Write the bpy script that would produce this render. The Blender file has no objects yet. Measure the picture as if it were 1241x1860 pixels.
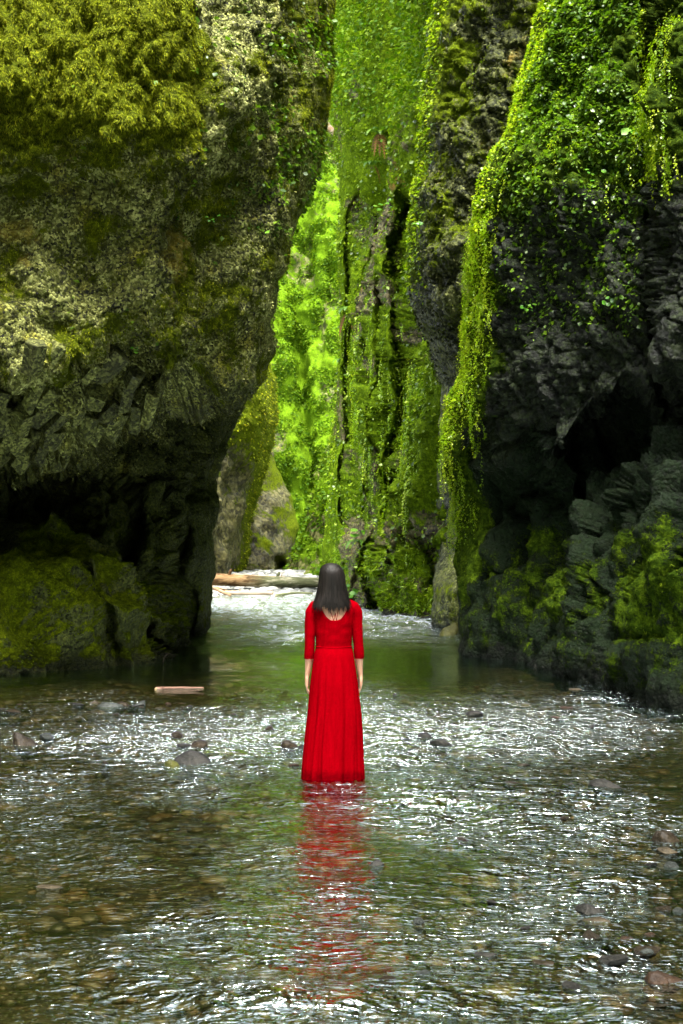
import bpy, bmesh, math, random
import numpy as np
from mathutils import Vector, Matrix

# ------------------------------------------------------------------ camera, light, exposure
SC = bpy.context.scene
COL = SC.collection
F, CX, HY, EYE = 2610.0, 620.5, 1000.0, 1.58      # focal length and principal point in photo pixels, eye height
cam = bpy.data.cameras.new('camera')
cam.sensor_fit = 'VERTICAL'; cam.sensor_height = 36.0; cam.sensor_width = 24.0
cam.lens = 36.0 * F / 1860.0
cam.shift_y = (HY - 930.0) / 1860.0
cam.clip_start = 0.05; cam.clip_end = 2000
cam.dof.use_dof = True; cam.dof.focus_distance = 10.5; cam.dof.aperture_fstop = 9
camo = bpy.data.objects.new('camera', cam); COL.objects.link(camo)
camo.location = (0, 0, EYE); camo.rotation_euler = (math.radians(90), 0, 0)
SC.camera = camo

SUN_EL, SUN_AZ = math.radians(66), math.radians(176)     # azimuth clockwise from +Y: veiled sun high behind the camera, a little to the right
W = bpy.data.worlds.new('World'); SC.world = W; W.use_nodes = True
nt = W.node_tree; nt.nodes.clear()
sky = nt.nodes.new('ShaderNodeTexSky'); sky.sky_type = 'NISHITA'; sky.sun_disc = False
sky.sun_elevation = SUN_EL; sky.sun_rotation = SUN_AZ
sky.air_density = 1.0; sky.dust_density = 4.0; sky.ozone_density = 1.0
hs = nt.nodes.new('ShaderNodeHueSaturation'); hs.inputs['Saturation'].default_value = 0.35
bgn = nt.nodes.new('ShaderNodeBackground'); bgn.inputs['Strength'].default_value = 0.14
wo = nt.nodes.new('ShaderNodeOutputWorld')
nt.links.new(sky.outputs[0], hs.inputs['Color']); nt.links.new(hs.outputs[0], bgn.inputs['Color'])
nt.links.new(bgn.outputs[0], wo.inputs['Surface'])
sl = bpy.data.lights.new('sun', 'SUN'); sl.energy = 1.5; sl.angle = math.radians(18); sl.color = (1.0, 0.95, 0.86)
so = bpy.data.objects.new('sun', sl); COL.objects.link(so)
sd = Vector((math.sin(SUN_AZ) * math.cos(SUN_EL), math.cos(SUN_AZ) * math.cos(SUN_EL), math.sin(SUN_EL)))
so.rotation_euler = sd.to_track_quat('Z', 'Y').to_euler()
so.location = (20, -10, 60)
vs = SC.view_settings
vs.view_transform = 'Standard'; vs.look = 'None'; vs.gamma = 1.0; vs.use_curve_mapping = False
vs.exposure = 2.9
SC.render.engine = 'CYCLES'
SC.cycles.max_bounces = 6; SC.cycles.diffuse_bounces = 3; SC.cycles.glossy_bounces = 3
SC.cycles.transparent_max_bounces = 8
SC.cycles.sample_clamp_indirect = 6.0

rng = np.random.default_rng(7)
random.seed(11)

# ------------------------------------------------------------------ numpy noise
def _h(ix, iy, iz, seed):
    with np.errstate(over='ignore'):
        h = (ix.astype(np.uint32) * np.uint32(374761393) + iy.astype(np.uint32) * np.uint32(668265263)
             + iz.astype(np.uint32) * np.uint32(3266489917) + np.uint32((seed * 974711 + 12345) & 0xffffffff))
        h = (h ^ (h >> np.uint32(13))) * np.uint32(1274126177)
        h = (h ^ (h >> np.uint32(16))) * np.uint32(2246822519)
        h = h ^ (h >> np.uint32(15))
    return (h & np.uint32(0xffffff)).astype(np.float32) / np.float32(0xffffff)

def vnoise(p, seed=0):
    i = np.floor(p).astype(np.int64); f = (p - i).astype(np.float32); f = f * f * f * (f * (f * 6 - 15) + 10)
    out = 0
    for dx in (0, 1):
        wx = f[..., 0] if dx else 1 - f[..., 0]
        for dy in (0, 1):
            wy = f[..., 1] if dy else 1 - f[..., 1]
            for dz in (0, 1):
                wz = f[..., 2] if dz else 1 - f[..., 2]
                out = out + wx * wy * wz * _h(i[..., 0] + dx, i[..., 1] + dy, i[..., 2] + dz, seed)
    return out * 2 - 1

def fbm(p, octaves=4, seed=0, gain=0.5):
    a, s, out = 1.0, 1.0, 0
    for o in range(octaves):
        out = out + a * vnoise(p * s + o * 17.3, seed + o); a *= gain; s *= 2.03
    return out

def worley(p, seed=0):
    i = np.floor(p).astype(np.int64); f = p - i
    f1 = np.full(p.shape[:-1], 9.0); f2 = f1.copy(); cid = np.zeros(p.shape[:-1])
    for dx in (-1, 0, 1):
        for dy in (-1, 0, 1):
            for dz in (-1, 0, 1):
                a, b, c = i[..., 0] + dx, i[..., 1] + dy, i[..., 2] + dz
                hx, hy, hz = _h(a, b, c, seed), _h(a, b, c, seed + 1), _h(a, b, c, seed + 2)
                d = (dx + hx - f[..., 0]) ** 2 + (dy + hy - f[..., 1]) ** 2 + (dz + hz - f[..., 2]) ** 2
                nearer = d < f1
                f2 = np.where(nearer, f1, np.minimum(f2, d))
                cid = np.where(nearer, _h(a, b, c, seed + 3), cid)
                f1 = np.where(nearer, d, f1)
    return np.sqrt(f1), np.sqrt(f2), cid

def sstep(a, b, x):
    t = np.clip((x - a) / (b - a), 0, 1); return t * t * (3 - 2 * t)

def tps(pts):
    P = np.array([(a, b) for a, b, _ in pts], float) / 1000; V = np.array([c for _, _, c in pts], float)
    n = len(P)
    def k(r2): return np.where(r2 > 1e-12, 0.5 * r2 * np.log(np.maximum(r2, 1e-12)), 0)
    A = np.zeros((n + 3, n + 3))
    A[:n, :n] = k(((P[:, None] - P[None]) ** 2).sum(-1)) + np.eye(n) * 2e-3
    A[:n, n] = 1; A[:n, n + 1:] = P; A[n, :n] = 1; A[n + 1:, :n] = P.T
    w = np.linalg.solve(A, np.concatenate([V, np.zeros(3)]))
    def f(px, py):
        x, y = px / 1000, py / 1000
        out = w[n] + w[n + 1] * x + w[n + 2] * y
        for (a, b), c in zip(P, w[:n]): out = out + c * k((x - a) ** 2 + (y - b) ** 2)
        return out
    return f

def poly(pts):
    xs = np.array([p[1] for p in pts], float); vals = np.array([p[0] for p in pts], float)
    return lambda py: np.interp(py, xs, vals)

def at(px, py, Y): return Vector(((px - CX) * Y / F, Y, EYE - (py - HY) * Y / F))
def floor_y(py): return F * EYE / (py - HY)

# ------------------------------------------------------------------ mesh and object helpers
def np_mesh(name, verts, faces, attrs=None, smooth=True):
    me = bpy.data.meshes.new(name)
    verts = np.ascontiguousarray(verts, np.float32).reshape(-1, 3); faces = np.ascontiguousarray(faces, np.int32)
    k = faces.shape[1]
    me.vertices.add(len(verts)); me.vertices.foreach_set('co', verts.ravel())
    me.loops.add(faces.size); me.loops.foreach_set('vertex_index', faces.ravel())
    me.polygons.add(len(faces)); me.polygons.foreach_set('loop_start', np.arange(len(faces), dtype=np.int32) * k)
    me.update(calc_edges=True)
    if smooth: me.polygons.foreach_set('use_smooth', np.ones(len(faces), bool))
    for n, v in (attrs or {}).items():
        a = me.attributes.new(n, 'FLOAT', 'POINT'); a.data.foreach_set('value', np.ascontiguousarray(v, np.float32).ravel())
    me.validate(); return me

def link(name, me, mat=None, parent=None, label=None, cat=None, kind=None, group=None):
    o = bpy.data.objects.new(name, me); COL.objects.link(o)
    if mat is not None and me is not None:
        me.materials.clear(); me.materials.append(mat)
    if parent is not None: o.parent = parent
    if label: o['label'] = label
    if cat: o['category'] = cat
    if kind: o['kind'] = kind
    if group: o['group'] = group
    return o

def empty(name, loc, label, cat, group=None, rz=0):
    o = link(name, None, None, None, label, cat, None, group)
    o.location = loc; o.rotation_euler = (0, 0, rz); return o

def bm_obj(name, bm, mat, parent=None, smooth=True, **kw):
    me = bpy.data.meshes.new(name); bm.normal_update(); bm.to_mesh(me); bm.free()
    if smooth: me.polygons.foreach_set('use_smooth', np.ones(len(me.polygons), bool))
    return link(name, me, mat, parent, **kw)

# ------------------------------------------------------------------ node helper
class NT:
    def __init__(s, name):
        s.m = bpy.data.materials.new(name); s.m.use_nodes = True; s.t = s.m.node_tree; s.t.nodes.clear()
        s.out = s.t.nodes.new('ShaderNodeOutputMaterial')
    def set(s, sock, v):
        if hasattr(v, 'links') or isinstance(v, bpy.types.NodeSocket): s.t.links.new(v, sock)
        elif isinstance(v, (tuple, list)) and len(v) == 3 and sock.type == 'RGBA': sock.default_value = (*v, 1)
        else: sock.default_value = v
    def node(s, typ, props=None, **ins):
        n = s.t.nodes.new('ShaderNode' + typ)
        for k, v in (props or {}).items(): setattr(n, k, v)
        for k, v in ins.items():
            k = k.replace('_', ' ')
            s.set(n.inputs[k], v)
        return n
    def pos(s): return s.node('NewGeometry').outputs['Position']
    def obj(s): return s.node('TexCoord').outputs['Object']
    def attr(s, n): return s.node('Attribute', {'attribute_name': n}).outputs['Fac']
    def noise(s, vec, scale, detail=4, rough=0.55, dist=0.0):
        return s.node('TexNoise', None, Vector=vec, Scale=scale, Detail=detail, Roughness=rough, Distortion=dist).outputs['Fac']
    def voro(s, vec, scale, feature='F1'):
        return s.node('TexVoronoi', {'feature': feature}, Vector=vec, Scale=scale)
    def mapv(s, vec, sc): return s.node('Mapping', None, Vector=vec, Scale=sc).outputs[0]
    def math(s, op, a, b=0.0, c=None):
        n = s.node('Math', {'operation': op}); s.set(n.inputs[0], a); s.set(n.inputs[1], b)
        if c is not None: s.set(n.inputs[2], c)
        return n.outputs[0]
    def ramp(s, fac, stops, interp='LINEAR'):
        n = s.node('ValToRGB'); cr = n.color_ramp; cr.interpolation = interp
        while len(cr.elements) > 1: cr.elements.remove(cr.elements[0])
        cr.elements[0].position = stops[0][0]
        cr.elements[0].color = (*stops[0][1], 1)
        for p, c in stops[1:]:
            e = cr.elements.new(p); e.color = (*c, 1)
        s.set(n.inputs[0], fac); return n.outputs[0]
    def vramp(s, fac, a, b):
        n = s.node('MapRange', {'interpolation_type': 'SMOOTHSTEP'}); s.set(n.inputs[0], fac)
        n.inputs[1].default_value = a; n.inputs[2].default_value = b; return n.outputs[0]
    def mix(s, fac, a, b, blend='MIX'):
        n = s.node('Mix', {'data_type': 'RGBA', 'blend_type': blend})
        s.set(n.inputs[0], fac); s.set(n.inputs[6], a); s.set(n.inputs[7], b); return n.outputs[2]
    def bump(s, h, strength=0.5, dist=0.02, normal=None):
        n = s.node('Bump', None, Height=h, Strength=strength, Distance=dist)
        if normal is not None: s.set(n.inputs['Normal'], normal)
        return n.outputs[0]
    def principled(s, **ins):
        b = s.node('BsdfPrincipled', None, **ins); return b.outputs[0]
    def done(s, shader): s.t.links.new(shader, s.out.inputs['Surface']); return s.m

def rock_material(name, dark, mid, light, moss_a, moss_b, moss_c, fine=26.0, wet=0.0, bumpd=0.05, bare=None, rnd=0.0, tan=None, lichen=None):
    n = NT(name); p = n.pos()
    big = n.noise(p, 0.7, 6, 0.6); med = n.noise(p, 5.0, 8, 0.65); fin = n.noise(p, fine * 1.4, 6, 0.7)
    vo = n.voro(p, fine); vo2 = n.voro(p, fine * 0.42)
    cellv = n.node('SeparateColor', None, Color=vo.outputs['Color']).outputs[0]
    val = n.math('ADD', n.math('MULTIPLY', cellv, 0.38), n.math('ADD', n.math('MULTIPLY', med, 0.5), n.math('MULTIPLY', fin, 0.32)))
    val = n.math('ADD', val, n.math('MULTIPLY', n.math('SUBTRACT', big, 0.5), 0.5))
    col = n.ramp(val, [(0.38, dark), (0.60, mid), (0.86, light)])
    if rnd:
        rv = n.math('MULTIPLY_ADD', n.node('ObjectInfo').outputs['Random'], rnd, 1 - rnd * 0.6)
        vm = n.node('VectorMath', {'operation': 'SCALE'}, Vector=col); n.set(vm.inputs['Scale'], rv); col = vm.outputs[0]
    if tan: col = n.mix(n.vramp(n.noise(p, 1.7, 5, 0.6), 0.5, 0.68), col, tan, 'OVERLAY')
    if lichen:
        lm = n.vramp(n.math('ADD', n.noise(p, 1.1, 6, 0.65), n.math('MULTIPLY', n.attr('lichen'), 0.35)), 0.62, 0.74)
        col = n.mix(n.math('MULTIPLY', lm, 0.75), col, lichen)
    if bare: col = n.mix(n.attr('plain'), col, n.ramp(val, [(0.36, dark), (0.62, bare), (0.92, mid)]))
    mn = n.noise(p, 3.2, 8, 0.68); mf = n.noise(p, 38.0, 5, 0.7)
    mm = n.math('ADD', n.attr('moss'), n.math('MULTIPLY', n.math('SUBTRACT', mn, 0.5), 1.5))
    mm = n.math('ADD', mm, n.math('MULTIPLY', n.math('SUBTRACT', mf, 0.5), 0.8))
    mask = n.vramp(mm, 0.42, 0.62)
    mossv = n.math('ADD', n.math('MULTIPLY', n.noise(p, 9.0, 6, 0.7), 0.65), n.math('MULTIPLY', mf, 0.4))
    mcol = n.ramp(mossv, [(0.34, moss_a), (0.52, moss_b), (0.7, moss_c)])
    base = n.mix(mask, col, mcol)
    wt = n.attr('wet')
    base = n.mix(wt, base, n.mix(1.0, base, (0.30, 0.30, 0.27), 'MULTIPLY'))
    h = n.math('ADD', n.math('MULTIPLY', fin, 0.6), n.math('ADD', n.math('MULTIPLY', vo.outputs['Distance'], -0.5), n.math('MULTIPLY', med, 0.7)))
    h = n.math('ADD', h, n.math('MULTIPLY', mf, n.math('MULTIPLY', mask, 0.9)))
    h = n.math('ADD', h, n.math('MULTIPLY', cellv, 0.35))
    bp = n.bump(h, 1.0, bumpd)
    glint = n.math('MULTIPLY', n.math('GREATER_THAN', n.node('SeparateColor', None, Color=vo.outputs['Color']).outputs[1], 0.8), 0.3)
    rough = n.math('SUBTRACT', n.ramp(n.math('ADD', fin, n.math('MULTIPLY', mask, 0.5)), [(0.3, (0.55,) * 3), (0.75, (0.92,) * 3)]), n.math('MULTIPLY', glint, n.math('SUBTRACT', 1.0, mask)))
    spec = n.math('SUBTRACT', 0.30 + 0.1 * wet, n.math('MULTIPLY', mask, 0.26))
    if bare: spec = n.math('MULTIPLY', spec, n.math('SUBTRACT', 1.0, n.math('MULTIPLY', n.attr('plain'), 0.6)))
    sh = n.principled(Base_Color=base, Roughness=rough, Normal=bp, Specular_IOR_Level=spec)
    return n.done(sh)

def leaf_material(name, stops, trans=0.35, rough=0.45):
    n = NT(name)
    col = n.ramp(n.attr('tint'), stops)
    d = n.principled(Base_Color=col, Roughness=rough, Specular_IOR_Level=0.5 if rough < .5 else 0.12)
    t = n.node('BsdfTranslucent', None, Color=n.mix(1.0, col, (1.0, 1.0, 0.45), 'MULTIPLY')).outputs[0]
    mx = n.node('MixShader'); mx.inputs[0].default_value = trans
    n.t.links.new(d, mx.inputs[1]); n.t.links.new(t, mx.inputs[2])
    return n.done(mx.outputs[0])

def simple_material(name, a, b, scale=8, rough=0.7, bump=0.3, dist=0.01, stretch=(1, 1, 1), spec=0.4):
    n = NT(name); p = n.mapv(n.obj(), stretch); v = n.noise(p, scale, 8, 0.65)
    col = n.ramp(v, [(0.32, a), (0.68, b)])
    return n.done(n.principled(Base_Color=col, Roughness=rough, Normal=n.bump(v, bump, dist), Specular_IOR_Level=spec))
# ------------------------------------------------------------------ cliffs
class Cliff: pass

def cliff(name, label, side, edge, depth, rows, offs, R, Ry, mat, disp, moss, lichen=None, back=10.0, mod=None, plain=None):
    """A rock mass: its face runs from the rounded nose (offset 0) into the mass, its far flank leads away behind the nose."""
    sgn = -1 if side == 'L' else 1
    nb = 10
    c = np.concatenate([-np.linspace(1, 0, nb, endpoint=False), offs])      # negative: far flank
    C, PY = np.meshgrid(c, rows)
    E = edge(PY)
    Cf = np.maximum(C, 0)
    PX = E + sgn * Cf
    D = depth(PX, PY)
    t = np.clip((R - Cf) / R, 0, 1)
    D = D + Ry * (1 - np.sqrt(np.clip(1 - t * t, 0, 1)))
    if mod is not None: D = D + mod(PX, PY)
    bk = np.maximum(-C, 0)
    D = D + bk ** 1.3 * back
    PXw = PX + sgn * bk * 70
    V = np.stack([(PXw - CX) * D / F, D, EYE - (PY - HY) * D / F], -1)
    def normals(V):
        du = np.gradient(V, axis=1); dv = np.gradient(V, axis=0)
        n = np.cross(du, dv); n /= np.linalg.norm(n, axis=-1, keepdims=True) + 1e-9
        return n
    N = normals(V)
    def blur(A, r):
        for ax in (0, 1):
            Ap = np.concatenate([np.repeat(A.take([0], ax), r + 1, ax), A, np.repeat(A.take([-1], ax), r, ax)], ax); cs = np.cumsum(Ap, ax)
            A = (cs.take(range(2 * r + 1, cs.shape[ax]), ax) - cs.take(range(0, cs.shape[ax] - 2 * r - 1), ax)) / (2 * r + 1)
        return A
    N = blur(blur(N, 9), 7); N /= np.linalg.norm(N, axis=-1, keepdims=True) + 1e-9
    mid = N[:, nb + len(offs) // 2]
    flip = (mid[:, 1].mean() > 0)
    if flip: N = -N
    V = V + N * (disp(V, PX, PY) * (0.22 + 0.78 * sstep(0, 75, C)))[..., None]
    N2 = normals(V); N2 = -N2 if flip else N2
    g = Cliff(); g.V, g.N, g.PX, g.PY, g.C = V, N2, PX, PY, C
    M = moss(PX, PY, V, N2, C)
    L = lichen(PX, PY, V) if lichen else np.zeros_like(M)
    r, k = V.shape[:2]
    idx = np.arange(r * k).reshape(r, k)
    q = np.stack([idx[:-1, :-1], idx[1:, :-1], idx[1:, 1:], idx[:-1, 1:]], -1).reshape(-1, 4)
    a, b, cc = V.reshape(-1, 3)[q[:, 0]], V.reshape(-1, 3)[q[:, 1]], V.reshape(-1, 3)[q[:, 3]]
    fn = np.cross(b - a, cc - a).reshape(r - 1, k - 1, 3)
    if (fn * N2[:-1, :-1]).sum(-1).mean() < 0: q = q[:, ::-1]
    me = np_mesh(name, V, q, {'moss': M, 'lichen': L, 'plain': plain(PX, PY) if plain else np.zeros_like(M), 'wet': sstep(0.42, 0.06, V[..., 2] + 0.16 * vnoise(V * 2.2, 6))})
    g.o = link(name, me, mat, None, label, None, 'structure')
    g.mossv = M
    return g

def jag(PY, s, amp, seed, oc=4):      # irregular outline
    p = np.stack([np.zeros_like(PY) + seed * 3.1, PY / s, np.zeros_like(PY)], -1)
    return amp * fbm(p, oc, seed)

def pxp(PX, PY, sx, sy, seed=0.0): return np.stack([PX / sx, PY / sy, np.zeros_like(PX) + seed], -1)

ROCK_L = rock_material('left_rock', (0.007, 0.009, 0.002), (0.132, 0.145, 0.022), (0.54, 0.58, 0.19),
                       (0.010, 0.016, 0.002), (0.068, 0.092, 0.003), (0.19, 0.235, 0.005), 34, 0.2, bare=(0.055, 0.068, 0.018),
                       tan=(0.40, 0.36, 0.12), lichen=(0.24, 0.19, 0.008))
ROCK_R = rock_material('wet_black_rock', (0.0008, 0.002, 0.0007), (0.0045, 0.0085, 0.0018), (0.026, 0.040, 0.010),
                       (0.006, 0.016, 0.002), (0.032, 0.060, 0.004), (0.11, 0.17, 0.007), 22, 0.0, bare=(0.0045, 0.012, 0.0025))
ROCK_M = rock_material('grey_green_rock', (0.005, 0.009, 0.002), (0.042, 0.052, 0.009), (0.19, 0.21, 0.06),
                       (0.014, 0.03, 0.002), (0.11, 0.16, 0.005), (0.26, 0.34, 0.012), 16, 0.0,
                       tan=(0.33, 0.34, 0.18), lichen=(0.28, 0.19, 0.012))
ROCK_W = rock_material('brown_mossy_rock', (0.008, 0.008, 0.003), (0.075, 0.062, 0.020), (0.20, 0.18, 0.07),
                       (0.012, 0.027, 0.002), (0.078, 0.138, 0.003), (0.22, 0.33, 0.008), 16, 0.0, lichen=(0.26, 0.15, 0.01))
ROCK_F = rock_material('far_mossy_rock', (0.03, 0.04, 0.01), (0.11, 0.12, 0.03), (0.26, 0.25, 0.10),
                       (0.04, 0.09, 0.004), (0.10, 0.19, 0.005), (0.16, 0.27, 0.010), 5, 0.0,
                       tan=(0.45, 0.38, 0.18))
ROCK_T = rock_material('tan_rock', (0.014, 0.014, 0.005), (0.07, 0.066, 0.02), (0.18, 0.165, 0.06),
                       (0.02, 0.034, 0.002), (0.09, 0.125, 0.004), (0.18, 0.22, 0.008), 7, 0.0)

def rws(a, b, lo=-1250, hi=1330, step=2.7):
    return np.concatenate([np.linspace(lo, a - 25, 38), np.arange(a - 12, b, step), np.linspace(b + 4, hi, 8)])

# ---- left near cliff
eL1 = poly([(640, -1250), (628, -600), (600, -40), (601, 0), (606, 150), (585, 250), (568, 340), (530, 430), (503, 500), (497, 560), (490, 640),
            (476, 690), (440, 740), (415, 800), (400, 870), (391, 950), (384, 1040), (376, 1100), (368, 1160), (362, 1200), (350, 1330)])
upL1 = tps([(-600, -1200, 25), (0, -1200, 24.5), (300, -1200, 25.5), (640, -1200, 28), (-600, -400, 17.5), (0, -400, 18.6), (300, -400, 19.3), (620, -400, 22.5),
            (-600, 0, 15), (0, 0, 17), (180, 0, 16.9), (340, 0, 17.6), (480, 0, 19.3), (600, 0, 21.2),
            (-600, 250, 14.5), (0, 250, 16.6), (200, 250, 16.5), (350, 260, 17.3), (480, 250, 18.8), (590, 250, 20.8),
            (0, 450, 16.8), (200, 480, 17.0), (400, 450, 18.2), (510, 480, 19.8), (-600, 600, 14.8), (0, 600, 16.7), (200, 620, 16.9), (400, 620, 18.0), (485, 640, 19.6),
            (0, 800, 17.2), (150, 800, 17.4), (300, 740, 17.9), (430, 720, 19.3), (-600, 900, 15), (300, 1300, 20), (-300, 1300, 17)])
loL1 = tps([(-600, 700, 20), (0, 700, 24), (300, 700, 25), (450, 700, 26.4), (60, 900, 23.0), (150, 900, 23.6), (300, 850, 25.0), (400, 850, 26.6), (-600, 1000, 16),
            (0, 1010, 19.6), (60, 1000, 20.0), (200, 1000, 21.2), (340, 1000, 23.3), (385, 1000, 24.2),
            (0, 1228, 18.1), (100, 1224, 18.4), (190, 1214, 19.2), (285, 1203, 20.4), (320, 1185, 22.3), (365, 1160, 25.6), (-600, 1330, 13.5), (0, 1330, 18), (300, 1330, 20.4), (-600, 1228, 14)])
ledge = poly([(838, -700), (838, 0), (838, 120), (800, 170), (776, 225), (758, 270), (728, 305), (712, 360), (700, 420), (668, 470), (640, 620)])
def depL1(PX, PY):
    ly = np.interp(PX, [-700, 0, 120, 170, 225, 270, 305, 360, 420, 470, 620], [850, 838, 832, 800, 776, 758, 728, 712, 706, 690, 640])
    ly = ly + 16 * fbm(pxp(PX, PY * 0, 30, 50, 4.0), 3, 31)
    w = sstep(-8, 36, PY - ly)
    up, lo = upL1(PX, PY), loL1(PX, PY)
    # the base of the bulge is undercut step by step where blocks have fallen out
    st = 1.5 * sstep(0.0, 1.0, (PY - (ly - 215)) / 215) * sstep(330, 200, PX)
    return up * (1 - w) + lo * w + st * (1 - w)
lob = [(poly([(60, 985), (108, 1050), (140, 1120), (183, 1190), (192, 1222), (196, 1330)]), 985, 1.9, 60),
       (poly([(205, 840), (235, 900), (243, 960), (226, 1000), (222, 1040), (236, 1110), (258, 1160), (292, 1205), (296, 1330)]), 840, 1.5, 50),
       (poly([(300, 860), (330, 960), (322, 1050), (330, 1130), (335, 1330)]), 880, 1.2, 34),
       (poly([(900, 860), (900, 1330)]), 880, 0.1, 30)]
def modL1(PX, PY):
    d = np.full_like(PX, 9.0)
    for k, (b, top, amp, w) in enumerate(lob):
        e = b(PY) + jag(PY, 36, 6, 7, 2)
        d = np.minimum(d, (0.2 * k + amp * (1 - np.sqrt(np.clip((e - PX) / w, 0, 1)))) + 3 * sstep(top + 40, top - 20, PY))
    d = np.minimum(d, 2.2) * sstep(820, 960, PY)
    for k, (gx, wg, ag) in enumerate(((16, 13, 0.9), (14, 12, 1.5), (12, 12, 1.2))):
        e = lob[k][0](PY) + jag(PY, 36, 6, 7, 2) + gx
        d += ag * np.exp(-((PX - e) / wg) ** 2) * sstep(lob[k][1] + 20, lob[k][1] + 120, PY) * (1 - 0.6 * sstep(1150, 1215, PY))
    d += 1.3 * np.exp(-((PX - 236 + 8 * np.sin(PY / 30)) / 12) ** 2) * sstep(960, 1010, PY) * sstep(1150, 1100, PY)
    d += 1.2 * np.exp(-((PX - 75) / 26) ** 2 - ((PY - 945) / 60) ** 2) + 0.8 * np.exp(-((PX - 10) / 20) ** 2 - ((PY - 880) / 60) ** 2)
    # moss dome on the upper left stands proud
    dm = sstep(14, -90, PX - np.interp(PY, [-300, 20, 120, 240, 300, 420, 520], [330, 345, 362, 357, 330, 250, 60]) + 10 * vnoise(pxp(PX, PY, 40, 40), 3)) \
        * sstep(60, -150, PY - np.interp(PX, [-50, 0, 180, 300, 360], [340, 340, 310, 300, 300]) + 70 * vnoise(pxp(PX, PY, 50, 60, 2), 3))
    d -= dm * (0.42 + 0.10 * fbm(pxp(PX, PY, 26, 70, 4), 3, 33) + 0.075 * fbm(pxp(PX, PY, 9, 24, 8), 3, 35))
    return d
def dspL1(V, PX, PY):
    low = sstep(700, 860, PY)
    d = 0.34 * fbm(V * 0.55, 4, 1) + 0.10 * fbm(V * 2.1, 4, 5)
    f1, f2, cid = worley(V * np.array([5.5, 5.5, 6.5]) + 0.25 * fbm(V * 3, 2, 9)[..., None], 21)
    d = d + (0.07 * (cid - 0.5) - 0.05 * (f1 - 0.4)) * (1 - 0.6 * low)
    f1, f2, cid = worley(V * np.array([11.0, 11.0, 13.0]), 51)
    d = d + (0.035 * (cid - 0.5) - 0.02 * (f1 - 0.4)) * (1 - 0.7 * low)
    # broken columns in the undercut
    Q = V @ np.array([[1.9, 0, 0.5], [0, 1.9, 0.2], [-0.7, 0, 0.85]])
    f1, f2, cid = worley(Q * 1.15 + 0.15 * fbm(V * 2, 2, 3)[..., None], 77)
    under = low * sstep(1060, 900, PY)
    blocky = np.maximum(under, 0.7 * sstep(600, 660, PY) * sstep(330, 250, PX)) * sstep(1000, 860, PY)
    d = d + blocky * (0.62 * (cid - 0.5) - 0.25 * sstep(0.16, 0.0, f2 - f1))
    d = d + low * (0.10 * fbm(V * 3.3, 4, 15) + 0.26 * sstep(930, 1010, PY) * (1 - 2 * np.abs(vnoise(V * np.array([1.5, 1.5, 1.0]), 16))))
    return d
def mossL1(PX, PY, V, N, C):
    n = fbm(pxp(PX, PY, 60, 60, 1), 4, 41)
    dome = sstep(20, -40, PX - np.interp(PY, [-300, 20, 120, 240, 300, 420, 520], [330, 345, 362, 357, 330, 250, 120]) + 26 * n) * sstep(60, -70, PY - np.interp(PX, [-50, 0, 180, 300, 360], [330, 250, 270, 260, 240]) + 90 * n)
    m = 0.43 + 0.24 * n + 0.65 * dome
    rim = sstep(140, 60, C) * sstep(420, 250, PY) * 0.55
    m = np.maximum(m, rim)
    for cx, cy, sx, sy, a in ((60, 420, 40, 40, .35), (230, 330, 60, 40, .42), (305, 560, 26, 60, .5), (205, 500, 30, 40, .34), (340, 600, 30, 40, .36), (520, 300, 40, 90, .3), (400, 200, 22, 30, .3)):
        m = np.maximum(m, a * np.exp(-((PX - cx) / sx) ** 2 - ((PY - cy) / sy) ** 2) + 0.1)
    low = sstep(870, 1080, PY + 60 * n)
    m = np.where(PY > 700, 0.02 + 0.46 * low + 0.5 * low * np.clip(N[..., 2], -0.6, 1) + 0.08 * low * sstep(200, 60, PX), m)
    m = m - 0.9 * sstep(14, 2, V[..., 2] * 100 + 8 * vnoise(V * 3, 5))        # bare wet line at the water
    return np.clip(m, 0, 1.2)
def lichL1(PX, PY, V):
    return 0.6 * (np.exp(-((PX - 40) / 80) ** 2 - ((PY - 440) / 90) ** 2) + np.exp(-((PX - 330) / 60) ** 2 - ((PY - 470) / 120) ** 2) + np.exp(-((PX - 120) / 120) ** 2 - ((PY - 120) / 150) ** 2))
offs = np.concatenate([120 * (1 - np.cos(np.linspace(0, math.pi / 2, 46))), np.arange(123, 640, 2.8), np.linspace(650, 1200, 26)])
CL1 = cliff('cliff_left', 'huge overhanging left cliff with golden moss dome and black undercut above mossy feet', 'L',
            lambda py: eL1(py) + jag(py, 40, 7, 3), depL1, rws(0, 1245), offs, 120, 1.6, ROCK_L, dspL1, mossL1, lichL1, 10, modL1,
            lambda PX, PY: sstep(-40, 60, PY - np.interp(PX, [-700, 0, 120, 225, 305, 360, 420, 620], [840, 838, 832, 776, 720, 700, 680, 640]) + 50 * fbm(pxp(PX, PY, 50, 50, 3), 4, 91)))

# ---- right near cliff
eR1 = poly([(1010, -1250), (1000, -300), (985, 0), (962, 80), (932, 180), (906, 260), (880, 330), (864, 400), (857, 470), (852, 540), (840, 620), (832, 680),
            (815, 740), (807, 800), (812, 880), (817, 960), (820, 1020), (828, 1100), (834, 1190), (838, 1330)])
upR1 = tps([(1000, -1200, 27), (1241, -1200, 23), (1700, -1200, 19), (1000, -400, 22), (1241, -400, 18.6), (1700, -400, 15.5),
            (985, 0, 20.8), (1080, 0, 18.9), (1170, 0, 18.1), (1241, 0, 17.3), (1700, 0, 15), (870, 400, 20.9), (980, 350, 19.0), (1100, 350, 17.9), (1170, 350, 17.6), (1241, 350, 17.0),
            (850, 650, 20.9), (950, 650, 19.3), (1080, 600, 18.0), (1180, 600, 17.4), (1241, 600, 17.0), (1700, 600, 15), (1000, 1300, 20), (1700, 1300, 15)])
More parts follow.
